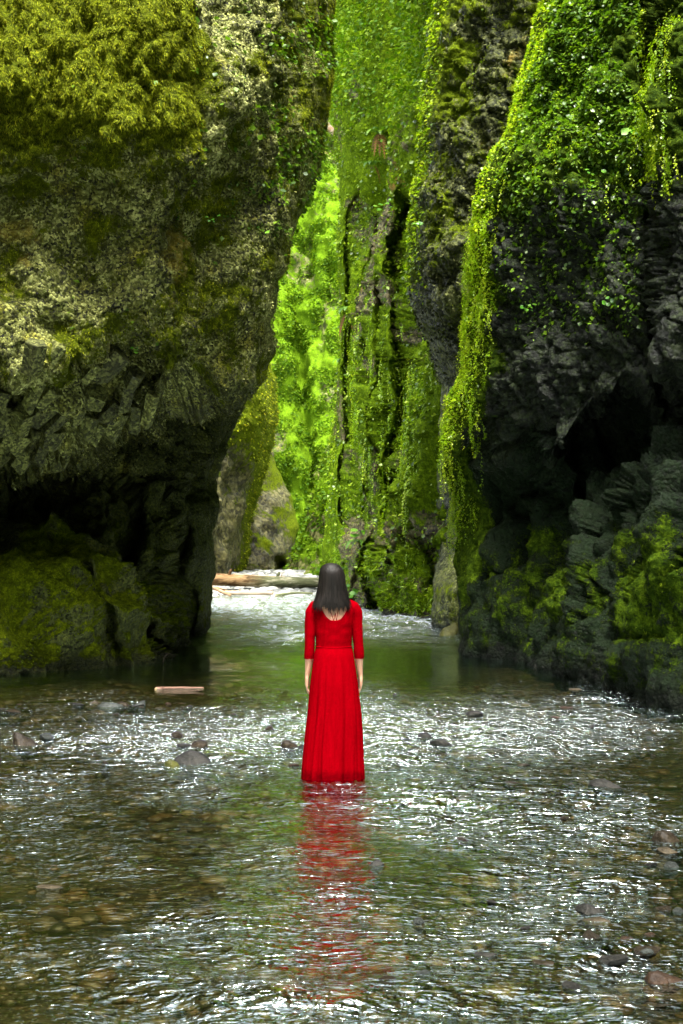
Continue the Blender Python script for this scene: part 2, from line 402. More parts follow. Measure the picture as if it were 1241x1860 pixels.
loR1 = tps([(820, 700, 22.5), (1000, 700, 21.6), (1180, 700, 20.2), (1241, 700, 18.8), (1700, 700, 15.5), (870, 900, 21.9), (1000, 900, 21.2), (1150, 900, 19.8), (1241, 900, 18.2),
            (834, 1190, 21.7), (970, 1205, 20.3), (1130, 1225, 18.4), (1241, 1240, 17.2), (1700, 1330, 14), (834, 1330, 21.6), (1130, 1330, 18.2), (1700, 1000, 14.5)])
def depR1(PX, PY):
    ly = np.interp(PX, [700, 815, 860, 930, 1000, 1060, 1120, 1180, 1241, 1800], [900, 850, 770, 800, 815, 760, 715, 700, 690, 700]) + 26 * fbm(pxp(PX, PY * 0, 60, 50, 2.0), 3, 61)
    w = sstep(-30, 60, PY - ly)
    return upR1(PX, PY) * (1 - w) + loR1(PX, PY) * w
colR = [(poly([(905, 780), (930, 960), (944, 1000), (952, 1060), (966, 1120), (972, 1210), (975, 1330)]), 830, 0.9, 55),
        (poly([(1135, 760), (1118, 860), (1128, 930), (1136, 1000), (1126, 1080), (1128, 1150), (1124, 1330)]), 720, 1.1, 60),
        (poly([(990, 760), (985, 870), (1000, 950), (1010, 1100), (1030, 1330)]), 800, 0.4, 26),
        (poly([(1060, 760), (1050, 870), (1062, 1000), (1070, 1330)]), 800, 0.45, 30)]
def modR1(PX, PY):
    d = np.zeros_like(PX)
    for b, top, amp, w in colR:
        e = b(PY) + jag(PY, 40, 7, 17, 2)
        d -= amp * sstep(-0.1, 1, (PX - e) / w) * sstep(top - 30, top + 90, PY) * sstep(1700, 1300, PX)
    cx = np.interp(PY, [-400, 0, 200, 400, 600, 800], [1165, 1172, 1184, 1192, 1200, 1206])
    d += 1.5 * np.exp(-((PX - cx) / 13) ** 2) * sstep(820, 600, PY)
    d -= 0.9 * sstep(0, 40, PX - cx) * sstep(1500, 1260, PX) * sstep(820, 600, PY)
    # block missing in the front column foot
    d += 0.55 * np.exp(-((PX - 1160) / 40) ** 2 - ((PY - 1160) / 9) ** 2)
    return d
def dspR1(V, PX, PY):
    low = sstep(720, 830, PY)
    d = 0.28 * fbm(V * 0.6, 4, 101) + 0.09 * fbm(V * 2.3, 4, 105)
    Q = V @ np.array([[2.3, 0, 5.6], [0, 5.0, 0.5], [-2.0, 0, 5.0]])
    f1, f2, cid = worley(Q * 0.8 + 0.35 * fbm(V * 3, 3, 9)[..., None], 121)
    d = d + (0.15 * (cid - 0.5) - 0.05 * sstep(0.2, 0, f2 - f1)) * (1 - low)
    f1, f2, cid = worley(Q * 2.0 + 0.3 * fbm(V * 6, 2, 19)[..., None], 123)
    d = d + 0.05 * (cid - 0.5) * (1 - 0.7 * low)
    Q = V * np.array([2.2, 2.2, 0.62])
    f1, f2, cid = worley(Q + 0.2 * fbm(V * 1.8, 3, 8)[..., None], 131)
    d = d + low * (0.42 * (cid - 0.5) - 0.22 * (f1 - 0.4) - 0.16 * sstep(0.16, 0, f2 - f1)) * sstep(1260, 1050, PY + 40)
    d = d + low * (0.14 * fbm(V * np.array([3.2, 3.2, 1.1]), 4, 133))
    return d
def mossR1(PX, PY, V, N, C):
    n = fbm(pxp(PX, PY, 60, 60, 5), 4, 141)
    top = sstep(400, 200, PY + 60 * n + (PX - 1050) * 0.2) * 0.8 + 0.40 * sstep(760, 350, PY + 60 * n)
    rim = sstep(85, 26, C + 22 * n) * sstep(1180, 1000, PY) * 0.95
    low = sstep(860, 1050, PY + 50 * n) * 0.42 + sstep(1115, 1140, PX) * sstep(930, 1040, PY) * sstep(1180, 1160, PY) * 0.24
    spot = 0.5 * np.exp(-((PX - 955) / 26) ** 2 - ((PY - 975) / 24) ** 2) + 0.5 * np.exp(-((PX - 850) / 24) ** 2 - ((PY - 950) / 50) ** 2) + 0.25 * np.exp(-((PX - 1010) / 60) ** 2 - ((PY - 1060) / 60) ** 2)
    fold = sstep(1185, 1205, PX) * sstep(330, 150, PY + 60 * n) * 0.6
    m = np.maximum.reduce([top, rim, low + spot, fold, 0.05 + 0 * n])
    m = m - 0.9 * sstep(14, 2, V[..., 2] * 100 + 8 * vnoise(V * 3, 5))
    return np.clip(m, 0, 1.2)
offs = np.concatenate([60 * (1 - np.cos(np.linspace(0, math.pi / 2, 30))), np.arange(62, 450, 2.9), np.linspace(460, 1000, 26)])
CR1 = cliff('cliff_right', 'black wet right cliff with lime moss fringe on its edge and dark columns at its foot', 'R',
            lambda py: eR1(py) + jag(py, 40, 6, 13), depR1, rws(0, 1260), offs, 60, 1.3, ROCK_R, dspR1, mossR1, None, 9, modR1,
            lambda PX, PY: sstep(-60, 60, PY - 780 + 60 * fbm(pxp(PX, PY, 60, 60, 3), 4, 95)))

# ---- right middle cliff: dark nose hanging over
eR2 = poly([(812, -1250), (800, -300), (790, 0), (771, 60), (774, 110), (766, 200), (758, 280), (746, 340), (739, 400), (739, 470), (747, 530), (766, 590),
            (790, 640), (800, 690), (796, 760), (792, 880), (796, 1000), (786, 1080), (792, 1150), (795, 1330)])
dR2 = tps([(800, -1200, 40), (1100, -1200, 32), (800, -400, 32), (1100, -400, 27), (780, 0, 30.5), (900, 0, 28.5), (1000, 0, 27.5), (1150, 0, 26), (745, 450, 30.2), (830, 480, 28.6), (900, 500, 28.0), (1150, 500, 27),
           (790, 640, 30.3), (830, 640, 29.3), (800, 760, 30.8), (850, 760, 30.3), (800, 1000, 29.5), (850, 1000, 28.6), (1150, 1000, 27), (795, 1150, 27.5), (830, 1150, 27.4), (1150, 1150, 26.5), (800, 1330, 27.4), (1150, 1330, 26.5)])
def dspR2(V, PX, PY):
    d = 0.3 * fbm(V * 0.45, 4, 201) + 0.12 * fbm(V * 1.6, 4, 205)
    Q = V @ np.array([[1.8, 0, 3.9], [0, 3.6, 0.4], [-1.5, 0, 4.2]])
    f1, f2, cid = worley(Q + 0.3 * fbm(V * 2.2, 2, 9)[..., None], 221)
    return d + 0.20 * (cid - 0.5) - 0.06 * sstep(0.2, 0, f2 - f1)
def mossR2(PX, PY, V, N, C):
    n = fbm(pxp(PX, PY, 50, 50, 6), 4, 241)
    rim = sstep(36, 6, C + 14 * n) * sstep(560, 470, PY) * 0.9
    face = 0.45 + 0.2 * sstep(300, 100, PY) * sstep(130, 40, C) + 0.2 * n * sstep(600, 300, PY) - 0.12 * sstep(420, 560, PY)
    low = 0.42 * sstep(1010, 1070, PY + 20 * n)
    return np.clip(np.maximum.reduce([rim, face, low]) - 0.9 * sstep(16, 2, V[..., 2] * 100 + 8 * vnoise(V * 3, 5)), 0, 1.2)
offs = np.concatenate([60 * (1 - np.cos(np.linspace(0, math.pi / 2, 26))), np.arange(62, 260, 2.9), np.linspace(270, 420, 12)])
CR2 = cliff('cliff_right_middle', 'grey speckled rock nose hanging over the pool behind the right cliff', 'R',
            lambda py: eR2(py) + jag(py, 34, 6, 23), dR2, rws(0, 1165), offs, 60, 1.5, ROCK_M, dspR2, mossR2, None, 7,
            lambda PX, PY: 1.7 * sstep(520, 680, PY) * sstep(1080, 1000, PY))

# ---- mossy wall behind it with undercut stone pillars
eR3 = poly([(600, -1250), (603, -300), (605, 0), (613, 200), (614, 420), (615, 560), (613, 650), (608, 720), (602, 800), (597, 900), (594, 1000), (600, 1080), (600, 1330)])
dR3 = tps([(600, -1200, 62), (800, -1200, 50), (600, -400, 54), (800, -400, 40), (605, 0, 49), (700, 0, 43), (780, 0, 38), (612, 300, 46.5), (690, 300, 41), (760, 300, 36.5), (830, 300, 34),
           (612, 650, 46), (690, 650, 40.5), (760, 650, 35), (840, 650, 32.5), (600, 930, 46), (690, 930, 40), (760, 930, 34.5), (840, 930, 31.8),
           (600, 1090, 46), (650, 1100, 42), (705, 1113, 37), (760, 1127, 32.8), (800, 1136, 30.6), (850, 1140, 30), (600, 1330, 46), (705, 1330, 37), (850, 1330, 30)])
def modR3(PX, PY):
    ly = np.interp(PX, [560, 640, 690, 740, 800, 860], [1040, 1020, 965, 985, 1000, 1010]) + 22 * fbm(pxp(PX, PY * 0, 18, 50, 2.0), 3, 261)
    d = 1.8 * sstep(-10, 30, PY - ly)
    for cx, w, a in ((640, 11, 1.0), (690, 9, 2.0), (712, 8, 2.2), (728, 9, 1.6), (752, 16, 1.9), (790, 10, 1.6)):
        lean = (PY - 1050) * (0.12 if cx < 720 else 0.02)
        d -= a * np.exp(-((PX - cx + lean) / w) ** 4) * sstep(960, 1010, PY)
    for cx, w, a in ((650, 9, 1.7), (745, 8, 1.9), (695, 9, 1.2), (672, 6, 0.9), (722, 6, 0.9)):
        lean = np.interp(PY, [0, 500, 1000], [10, 0, -12])
        d += a * np.exp(-((PX - cx - lean) / w) ** 2) * sstep(280, 420, PY) * sstep(1000, 930, PY)
    return d
def dspR3(V, PX, PY):
    d = 0.7 * fbm(V * np.array([0.6, 0.6, 0.25]), 4, 301) + 0.2 * fbm(V * np.array([1.6, 1.6, 0.8]), 4, 305)
    f1, f2, cid = worley(V * 2.6, 321)
    return d + 0.16 * (cid - 0.5)
def mossR3(PX, PY, V, N, C):
    n = fbm(pxp(PX, PY, 26, 60, 7), 4, 341)
    m = 0.84 + 0.5 * n + 0.3 * sstep(260, 60, PY)
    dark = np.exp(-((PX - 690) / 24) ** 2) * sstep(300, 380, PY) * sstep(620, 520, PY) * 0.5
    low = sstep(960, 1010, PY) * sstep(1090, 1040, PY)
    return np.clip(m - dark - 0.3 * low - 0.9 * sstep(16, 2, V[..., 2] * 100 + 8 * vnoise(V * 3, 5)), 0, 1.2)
offs = np.concatenate([26 * (1 - np.cos(np.linspace(0, math.pi / 2, 14))), np.arange(28, 235, 2.6), np.linspace(240, 300, 8)])
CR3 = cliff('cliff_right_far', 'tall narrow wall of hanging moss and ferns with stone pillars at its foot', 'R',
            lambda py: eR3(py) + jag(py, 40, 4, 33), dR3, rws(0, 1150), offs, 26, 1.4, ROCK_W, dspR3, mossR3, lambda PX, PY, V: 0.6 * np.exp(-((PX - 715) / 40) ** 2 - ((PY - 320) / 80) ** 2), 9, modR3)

# ---- far left wall and buttress
eL2 = poly([(470, -1250), (480, 300), (482, 560), (490, 655), (505, 720), (509, 770), (496, 830), (471, 900), (456, 960), (446, 1010), (440, 1060), (440, 1120)])
dL2 = tps([(480, -1200, 72), (200, -1200, 66), (480, 0, 66), (200, 0, 58), (505, 700, 63), (400, 700, 57), (250, 700, 50), (470, 900, 63.5), (390, 950, 57), (250, 950, 50), (440, 1060, 63), (390, 1065, 57), (250, 1080, 50)])
def dspFar(V, PX, PY):
    d = 0.7 * fbm(V * 0.28, 4, 401) + 0.3 * fbm(V * 0.9, 4, 405)
    f1, f2, cid = worley(V * 1.3, 421)
    return d + 0.12 * (cid - 0.5) + 0.5 * fbm(V * np.array([0.8, 0.8, 0.2]), 3, 431)
def mossL2(PX, PY, V, N, C):
    n = fbm(pxp(PX, PY, 22, 50, 8), 4, 441)
    return np.clip(0.62 * sstep(880, 760, PY + 50 * n - (PX - 430) * 1.2) + 0.5 * sstep(22, 4, C) + 0.2 + 0.25 * n, 0, 1.2)
offs = np.concatenate([40 * (1 - np.cos(np.linspace(0, math.pi / 2, 16))), np.arange(42, 150, 2.8), np.linspace(160, 330, 14)])
CL2 = cliff('cliff_left_far', 'tan and green cliff seen beyond the left overhang above the logs', 'L',
            lambda py: eL2(py) + jag(py, 30, 5, 43), dL2, rws(560, 1070, hi=1120), offs, 40, 2.2, ROCK_T, dspFar, mossL2, None, 10)
eL3 = poly([(490, 700), (492, 835), (508, 860), (530, 905), (545, 960), (530, 1000), (524, 1045), (524, 1090)])
dL3 = tps([(500, 700, 84), (400, 700, 80), (510, 860, 77), (430, 860, 74), (540, 960, 76), (430, 960, 72), (530, 1060, 74), (430, 1060, 70), (530, 1090, 73.5), (430, 1090, 69.5)])
offs = np.concatenate([40 * (1 - np.cos(np.linspace(0, math.pi / 2, 14))), np.arange(42, 130, 3)])
CL3 = cliff('buttress', 'low olive rock buttress sloping down behind the far left cliff', 'L',
            lambda py: eL3(py) + jag(py, 30, 4, 53), dL3, np.arange(700, 1092, 2.8), offs, 40, 2.2, ROCK_T, dspFar,
            lambda PX, PY, V, N, C: np.clip(0.5 + 0.4 * fbm(pxp(PX, PY, 30, 30, 3), 3, 541), 0, 1.2), None, 6,
            lambda PX, PY: 3.0 * np.exp(-((PX - 505) / 14) ** 2) * sstep(1005, 1025, PY))
# ---- right ridge below the far wall
eR4 = poly([(640, 700), (600, 800), (575, 870), (552, 930), (537, 985), (527, 1040), (522, 1090)])
dR4 = tps([(640, 700, 72), (700, 700, 64), (560, 900, 67), (640, 900, 60), (530, 1040, 65), (640, 1040, 56), (530, 1090, 64), (640, 1090, 55)])
offs = np.concatenate([20 * (1 - np.cos(np.linspace(0, math.pi / 2, 10))), np.arange(22, 110, 2.8)])
CR4 = cliff('ridge', 'steep green ridge coming down beside the far end of the gorge', 'R',
            lambda py: eR4(py) + jag(py, 30, 4, 63), dR4, np.arange(700, 1092, 2.8), offs, 20, 1.5, ROCK_F, dspFar,
            lambda PX, PY, V, N, C: np.clip(0.55 + 0.5 * fbm(pxp(PX, PY, 24, 40, 3), 3, 641), 0, 1.2), None, 6)
# ---- far wall closing the gorge
dF = tps([(300, -1400, 150), (560, -1400, 150), (900, -1400, 140), (300, 0, 104), (560, 0, 108), (800, 0, 100), (300, 600, 92), (560, 600, 95), (800, 600, 88), (300, 1050, 82), (560, 1050, 84), (800, 1050, 78)])
def modF(PX, PY): return 2.5 * np.exp(-((PX - 548 - (PY - 700) * 0.12) / 14) ** 2) * sstep(480, 700, PY) - 0.9 * fbm(pxp(PX, PY, 60, 140, 5), 3, 71)
CF = cliff('far_slope', 'sunlit lime green mossy slope closing the far end of the gorge', 'R', poly([(330, -1400), (330, 1100)]), dF,
           np.concatenate([np.linspace(-1400, -20, 60), np.arange(-10, 1075, 3.2)]), np.concatenate([np.linspace(0, 120, 12), np.arange(124, 330, 3), np.linspace(335, 480, 20)]), 10, 0.5,
           ROCK_F, dspFar, lambda PX, PY, V, N, C: np.clip(0.70 + 0.32 * fbm(pxp(PX, PY, 50, 80, 3), 4, 741) - 0.35 * np.exp(-((PX - 590) / 22) ** 2) * sstep(430, 560, PY) * sstep(700, 620, PY), 0, 1.2), None, 4, modF)

# ---- gorge sides beside and behind the camera (out of the frame, they shade the stream; their bend behind is shaped to close off low sky light)
def side_wall(name, x0, label, mat, sgn):
    ys = np.linspace(-44, 19, 70); zs = np.linspace(-0.8, 22, 38)
    Yg, Zg = np.meshgrid(ys, zs)
    lean = np.interp(Zg, [-1, 1, 5, 9, 22], [0.5, 0.2, 1.3, 1.4, 0.6])
    p = np.stack([np.zeros_like(Yg) + sgn * 3, Yg, Zg], -1)
    X = sgn * (x0 - lean + 0.5 * fbm(p * 0.4, 4, 801)) + np.clip(-Yg - 9, 0, 60) ** 1.25 * 0.45
    V = np.stack([X, Yg, Zg], -1); r, k = Yg.shape
    idx = np.arange(r * k).reshape(r, k)
    q = np.stack([idx[:-1, :-1], idx[:-1, 1:], idx[1:, 1:], idx[1:, :-1]], -1).reshape(-1, 4)
    if sgn > 0: q = q[:, ::-1]
    link(name, np_mesh(name, V, q, {'moss': np.clip(0.25 + 0.4 * fbm(p * 0.8, 3, 811), 0, 1)}), mat, None, label, None, 'structure')
side_wall('gorge_side_left', 6.4, 'mossy gorge side running past the camera on the left', ROCK_L, -1)
side_wall('gorge_side_right', 6.4, 'dark gorge side running past the camera on the right', ROCK_R, 1)
# ------------------------------------------------------------------ stream bed, water, gravel
def bed_height(X, Y):
    p = np.stack([X * 0.5, Y * 0.3, 0 * X], -1)
    z = -0.17 + 0.05 * fbm(p, 3, 901)
    z = z + 0.55 * sstep(46, 58, Y) * sstep(3.5, -2.5, X - 0.2) + 0.25 * sstep(56, 64, Y)
    z = z + 0.14 * np.exp(-((X - 2.6) / 1.6) ** 2 - ((Y - 40) / 4.5) ** 2)
    return z
def ground_grid(name, ys, xs, mat, label):
    Xg, Yg = np.meshgrid(xs, ys); Z = bed_height(Xg, Yg)
    V = np.stack([Xg, Yg, Z], -1); r, k = Xg.shape; idx = np.arange(r * k).reshape(r, k)
    q = np.stack([idx[:-1, :-1], idx[:-1, 1:], idx[1:, 1:], idx[1:, :-1]], -1).reshape(-1, 4)
    return link(name, np_mesh(name, V, q), mat, None, label, None, 'structure')
n = NT('stream_bed_gravel'); p = n.pos()
vo = n.voro(p, 11.0); v2 = n.voro(p, 30.0)
cc = n.node('SeparateColor', None, Color=vo.outputs['Color']).outputs[0]
c1 = n.ramp(cc, [(0.0, (0.02, 0.018, 0.006)), (0.4, (0.055, 0.042, 0.014)), (0.7, (0.085, 0.078, 0.03)), (1.0, (0.14, 0.09, 0.034))])
c1 = n.mix(n.vramp(n.noise(p, 3.0, 5), 0.4, 0.65), c1, (0.04, 0.04, 0.012))
c1 = n.mix(n.vramp(vo.outputs['Distance'], 0.03, 0.055), c1, n.mix(1.0, c1, (0.55, 0.55, 0.5), 'MULTIPLY'))
hh = n.math('ADD', n.math('MULTIPLY', vo.outputs['Distance'], -6.0), n.math('MULTIPLY', v2.outputs['Distance'], -2))
M_BED = n.done(n.principled(Base_Color=c1, Roughness=0.6, Normal=n.bump(hh, 0.8, 0.03)))
ground_grid('stream_bed', np.concatenate([np.linspace(-30, 2, 30), np.linspace(2.3, 75, 260), np.linspace(77, 125, 14)]), np.linspace(-13, 13, 110), M_BED, 'brown gravel stream bed under the clear water')
gm = bmesh.new(); bmesh.ops.create_grid(gm, x_segments=1, y_segments=1, size=900)
g = bm_obj('ground', gm, simple_material('forest_floor', (0.03, 0.035, 0.012), (0.07, 0.075, 0.03), 0.4), None, label='forest ground far below and beyond the gorge walls', kind='structure'); g.location = (0, 0, -1.4)

# water: finer towards the camera, ripple strength follows the riffles of the stream
rows = np.concatenate([[1034, 1040, 1046, 1052, 1057, 1062, 1066], np.arange(1070, 1200, 1.2), np.arange(1200, 1480, 1.9), np.arange(1480, 1900, 3.0), np.arange(1905, 2400, 12), np.geomspace(2420, 6000, 10)])
cols = np.concatenate([np.linspace(-500, -40, 12), np.arange(-36, 1280, 4.6), np.linspace(1290, 1750, 12)])
PXg, PYg = np.meshgrid(cols, rows); Yg = floor_y(PYg); Xg = (PXg - CX) * Yg / F
sideL = np.linspace(0, 1, 8)[:-1]
Xl = np.stack([-12 + (Xg[:, 0] + 12) * t if True else 0 for t in sideL], 1); Xr = np.stack([Xg[:, -1] + (12 - Xg[:, -1]) * t for t in np.linspace(0, 1, 8)[1:]], 1)
okl = Xg[:, 0] > -12
Xl = np.where(okl[:, None], Xl, Xg[:, :1] - (1 - sideL)[None] * 0.7); Xr = np.where((Xg[:, -1] < 12)[:, None], Xr, Xg[:, -1:] + np.linspace(0, 1, 8)[1:][None] * 0.7)
X = np.concatenate([Xl, Xg, Xr], 1); Y = np.repeat(Yg[:, :1], X.shape[1], 1)
px = CX + X * F / Y; py = HY + F * EYE / Y
def riffle(px, py):
    n = fbm(pxp(px, py, 160, 60, 9), 4, 951)
    a = 0.36 + 0 * px
    def g(cx, cy, sx, sy, v): return v * np.exp(-((px - cx) / sx) ** 2 - ((py - cy) / sy) ** 2)
    a = a + g(600, 1105, 400, 40, 1.2) + g(540, 1160, 200, 20, 0.7)               # white water below the logs
    a = a - g(330, 1215, 260, 30, 0.32) - g(860, 1205, 170, 34, 0.22) - g(640, 1200, 60, 30, 0.1)   # calm pool
    a = a + g(260, 1345, 300, 52, 0.65) + g(860, 1325, 420, 60, 0.6) + g(720, 1380, 160, 70, 0.35)
    a = a + g(40, 1440, 120, 40, 0.4) + g(900, 1480, 420, 70, 0.3) + g(150, 1540, 260, 60, 0.05)
    a = a - g(250, 1490, 260, 46, 0.16) - g(1140, 1410, 120, 30, 0.25)
    a = a + g(430, 1760, 330, 110, 0.28) + g(950, 1720, 360, 130, 0.25) + g(500, 1820, 60, 16, 0.4)
    return np.clip(a + 0.22 * n, 0.06, 1.25)
amp = riffle(px, py)
wob = fbm(np.stack([X * 0.6, Y * 0.5, 0 * X], -1), 2, 960)
q1 = np.stack([X * 1.7 + 0.5 * wob, Y * 2.4 + wob, 0 * X], -1); q2 = np.stack([X * 4.3 + wob, Y * 6.0 + 1.5 * wob, 0 * X + 4], -1)
rid = 1 - np.abs(vnoise(q1, 971))
Z = amp * (0.030 * fbm(q1, 2, 961) + 0.022 * (rid - 0.6) + 0.013 * vnoise(q2, 965)) * np.interp(Y, [3, 30, 60], [1, 1.3, 1.6])
V = np.stack([X, Y, Z], -1); r, k = X.shape; idx = np.arange(r * k).reshape(r, k)
q = np.stack([idx[:-1, :-1], idx[1:, :-1], idx[1:, 1:], idx[:-1, 1:]], -1).reshape(-1, 4)
n = NT('stream_water'); p = n.pos(); am = n.attr('riffle')
b1 = n.noise(n.mapv(p, (6.2, 10.5, 5.0)), 1.0, 2, 0.5, 0.5)
b2 = n.noise(n.mapv(p, (21.0, 38.0, 10.0)), 1.0, 2, 0.5, 0.6)
h = n.math('ADD', n.math('MULTIPLY', b1, 1.0), n.math('MULTIPLY', b2, 0.40))
h = n.math('MULTIPLY', h, am)
bp = n.bump(h, 1.0, 0.075)
fr = n.node('Fresnel', None, IOR=2.3, Normal=bp).outputs[0]
bf = n.node('NewGeometry').outputs['Backfacing']        # from below, light coming in from the air passes with little loss
fr = n.math('MINIMUM', 1.0, n.math('MULTIPLY_ADD', n.math('MULTIPLY', n.math('SUBTRACT', 1.0, bf), 1.5), fr, n.math('MULTIPLY', bf, 0.05)))
gl = n.node('BsdfGlossy', None, Color=(0.80, 0.95, 0.94), Roughness=0.05, Normal=bp).outputs[0]
tr = n.node('BsdfTransparent', None, Color=(0.66, 0.62, 0.42)).outputs[0]
mx = n.node('MixShader'); n.t.links.new(fr, mx.inputs[0]); n.t.links.new(tr, mx.inputs[1]); n.t.links.new(gl, mx.inputs[2])
fo = n.math('ADD', n.noise(n.mapv(p, (3.6, 4.5, 3.0)), 1.0, 7, 0.78, 0.8), n.math('MULTIPLY', n.math('SUBTRACT', am, 1.0), 0.4))
fm = n.math('MULTIPLY', n.vramp(fo, 0.55, 0.68), n.math('MULTIPLY', n.vramp(am, 0.8, 1.05), n.vramp(n.node('SeparateXYZ', None, Vector=p).outputs[1], 18.0, 26.0)))
fd = n.node('BsdfDiffuse', None, Color=(0.50, 0.57, 0.56)).outputs[0]
mf = n.node('MixShader'); n.t.links.new(n.math('MULTIPLY', fm, 0.5), mf.inputs[0]); n.t.links.new(mx.outputs[0], mf.inputs[1]); n.t.links.new(fd, mf.inputs[2])
M_WATER = n.done(mf.outputs[0])
WATER = link('water', np_mesh('water', V, q, {'riffle': amp}), M_WATER, None, 'clear shallow rippled stream water filling the gorge floor', None, 'structure')

# ------------------------------------------------------------------ leaf, tuft and strand scatter on the rock
def frame(a, b):
    a = a / (np.linalg.norm(a, axis=-1, keepdims=True) + 1e-9)
    b = b - a * (a * b).sum(-1, keepdims=True); b = b / (np.linalg.norm(b, axis=-1, keepdims=True) + 1e-9)
    return a, b, np.cross(a, b)
def pick(g, dens, n, front=True):
    w = np.clip(dens(g.PX, g.PY, g.C, g.V), 0, None)
    if front: w = w * (g.C >= -0.55)
    a = np.linalg.norm(np.cross(g.V[1:, :-1] - g.V[:-1, :-1], g.V[:-1, 1:] - g.V[:-1, :-1]), axis=-1)
    pr = (w[:-1, :-1] * a).ravel(); pr /= pr.sum()
    i = rng.choice(len(pr), n, p=pr); r, c = np.divmod(i, g.V.shape[1] - 1)
    u, v = rng.random((n, 1)), rng.random((n, 1))
    P = g.V[r, c] * (1 - u) * (1 - v) + g.V[r + 1, c] * u * (1 - v) + g.V[r, c + 1] * (1 - u) * v + g.V[r + 1, c + 1] * u * v
    return P, g.N[r, c]
def scatter_leaf(P, N, size, droop=0.5):
    n = len(P); up = np.array([0, 0, 1.0])
    a, b, c = frame(N * 0.6 - up * droop + rng.normal(0, 0.45, (n, 3)), N * 0.7 + up * 0.8 + rng.normal(0, 0.35, (n, 3)))
    s = (size[0] + (size[1] - size[0]) * rng.random(n) ** 1.5)[:, None]
    w = s * (0.32 + 0.16 * rng.random((n, 1)))
    o = P + N * 0.015
    v = np.stack([o, o + a * s * 0.55 + c * w + b * w * 0.25, o + a * s, o + a * s * 0.55 - c * w + b * w * 0.25], 1)
    i = np.arange(n)[:, None] * 4
    f = np.concatenate([i + np.array([[0, 1, 2]]), i + np.array([[0, 2, 3]])])
    return v.reshape(-1, 3), f, np.repeat(rng.random(n), 4)
def scatter_tuft(P, N, size, blades=3, down=0.9):
    v, f, t = [], [], []; n = len(P); up = np.array([0, 0, 1.0]); tint = np.clip(rng.normal(0.5, 0.17, n), 0, 1)
    for k in range(blades):
        a, b, c = frame(N * 0.75 - up * down + rng.normal(0, 0.5, (n, 3)), N + rng.normal(0, 0.3, (n, 3)))
        s = (size[0] + (size[1] - size[0]) * rng.random(n))[:, None]; w = s * 0.12
        o = P - N * 0.01 + rng.normal(0, 0.012, (n, 3))
        v.append(np.stack([o + c * w, o - c * w, o + a * s + b * s * 0.1], 1).reshape(-1, 3))
        f.append(np.arange(n * 3).reshape(n, 3) + k * n * 3); t.append(np.repeat(np.clip(tint + rng.normal(0, .1, n), 0, 1), 3))
    return np.concatenate(v), np.concatenate(f), np.concatenate(t)
def scatter_strand(P, N, length, leaf, seg=10):
    """Hanging ropes of moss: a chain of small leaflets falling from each root."""
    n = len(P); L = (length[0] + (length[1] - length[0]) * rng.random(n) ** 1.4)[:, None]
    pts, nor = [], []
    sway = rng.normal(0, 0.05, (n, 3)); tint = np.clip(rng.normal(0.55, 0.2, n), 0, 1)
    for k in range(seg):
        t = k / (seg - 1)
        pts.append(P + N * (0.05 + 0.05 * math.sin(t * 3)) + np.array([0, 0, -1.0]) * L * t + sway * t + rng.normal(0, 0.012, (n, 3))); nor.append(N)
    Pq, Nq = np.concatenate(pts), np.concatenate(nor)
    v, f, t = scatter_leaf(Pq, Nq, leaf, 1.1)
    return v, f, np.clip(np.repeat(np.tile(tint, seg), 4) + rng.normal(0, .08, len(t)), 0, 1)
def join(parts):
    V, Fc, T, o = [], [], [], 0
    for v, f, t in parts:
        V.append(v); Fc.append(f + o); T.append(t); o += len(v)
    return np.concatenate(V), np.concatenate(Fc), np.concatenate(T)
def stuff(name, parts, mat, label):
    v, f, t = join(parts)
    return link(name, np_mesh(name, v, f, {'tint': t}, False), mat, None, label, None, 'stuff')

FOOT = leaf_material('foot_moss', [(0.0, (0.018, 0.032, 0.002)), (0.5, (0.11, 0.165, 0.004)), (1.0, (0.25, 0.32, 0.009))], 0.2, 0.7)
WALLG = leaf_material('wall_leaf', [(0.0, (0.03, 0.07, 0.003)), (0.4, (0.10, 0.20, 0.004)), (0.8, (0.24, 0.38, 0.008)), (1.0, (0.40, 0.52, 0.04))], 0.4, 0.3)
LIME = leaf_material('lime_leaf', [(0.0, (0.07, 0.16, 0.003)), (0.5, (0.24, 0.42, 0.006)), (1.0, (0.48, 0.60, 0.03))], 0.5, 0.3)
MOSSY = leaf_material('golden_moss', [(0.0, (0.04, 0.05, 0.003)), (0.35, (0.15, 0.175, 0.005)), (0.7, (0.28, 0.34, 0.006)), (1.0, (0.40, 0.38, 0.010))], 0.25, 0.7)
DEEP = leaf_material('deep_green_leaf', [(0.0, (0.03, 0.08, 0.004)), (0.5, (0.09, 0.20, 0.008)), (1.0, (0.20, 0.34, 0.015))], 0.4, 0.35)
FARG = leaf_material('far_foliage', [(0.0, (0.05, 0.13, 0.004)), (0.5, (0.095, 0.195, 0.005)), (1.0, (0.20, 0.31, 0.012))], 0.4, 0.5)

def nz(s, seed): return lambda PX, PY: fbm(pxp(PX, PY, s, s, 3), 3, seed)
def box(PX, PY, x0, x1, y0, y1, s=30): return sstep(x0 - s, x0 + s, PX) * sstep(x1 + s, x1 - s, PX) * sstep(y0 - s, y0 + s, PY) * sstep(y1 + s, y1 - s, PY)
na, nb_ = nz(38, 1001), nz(70, 1011)
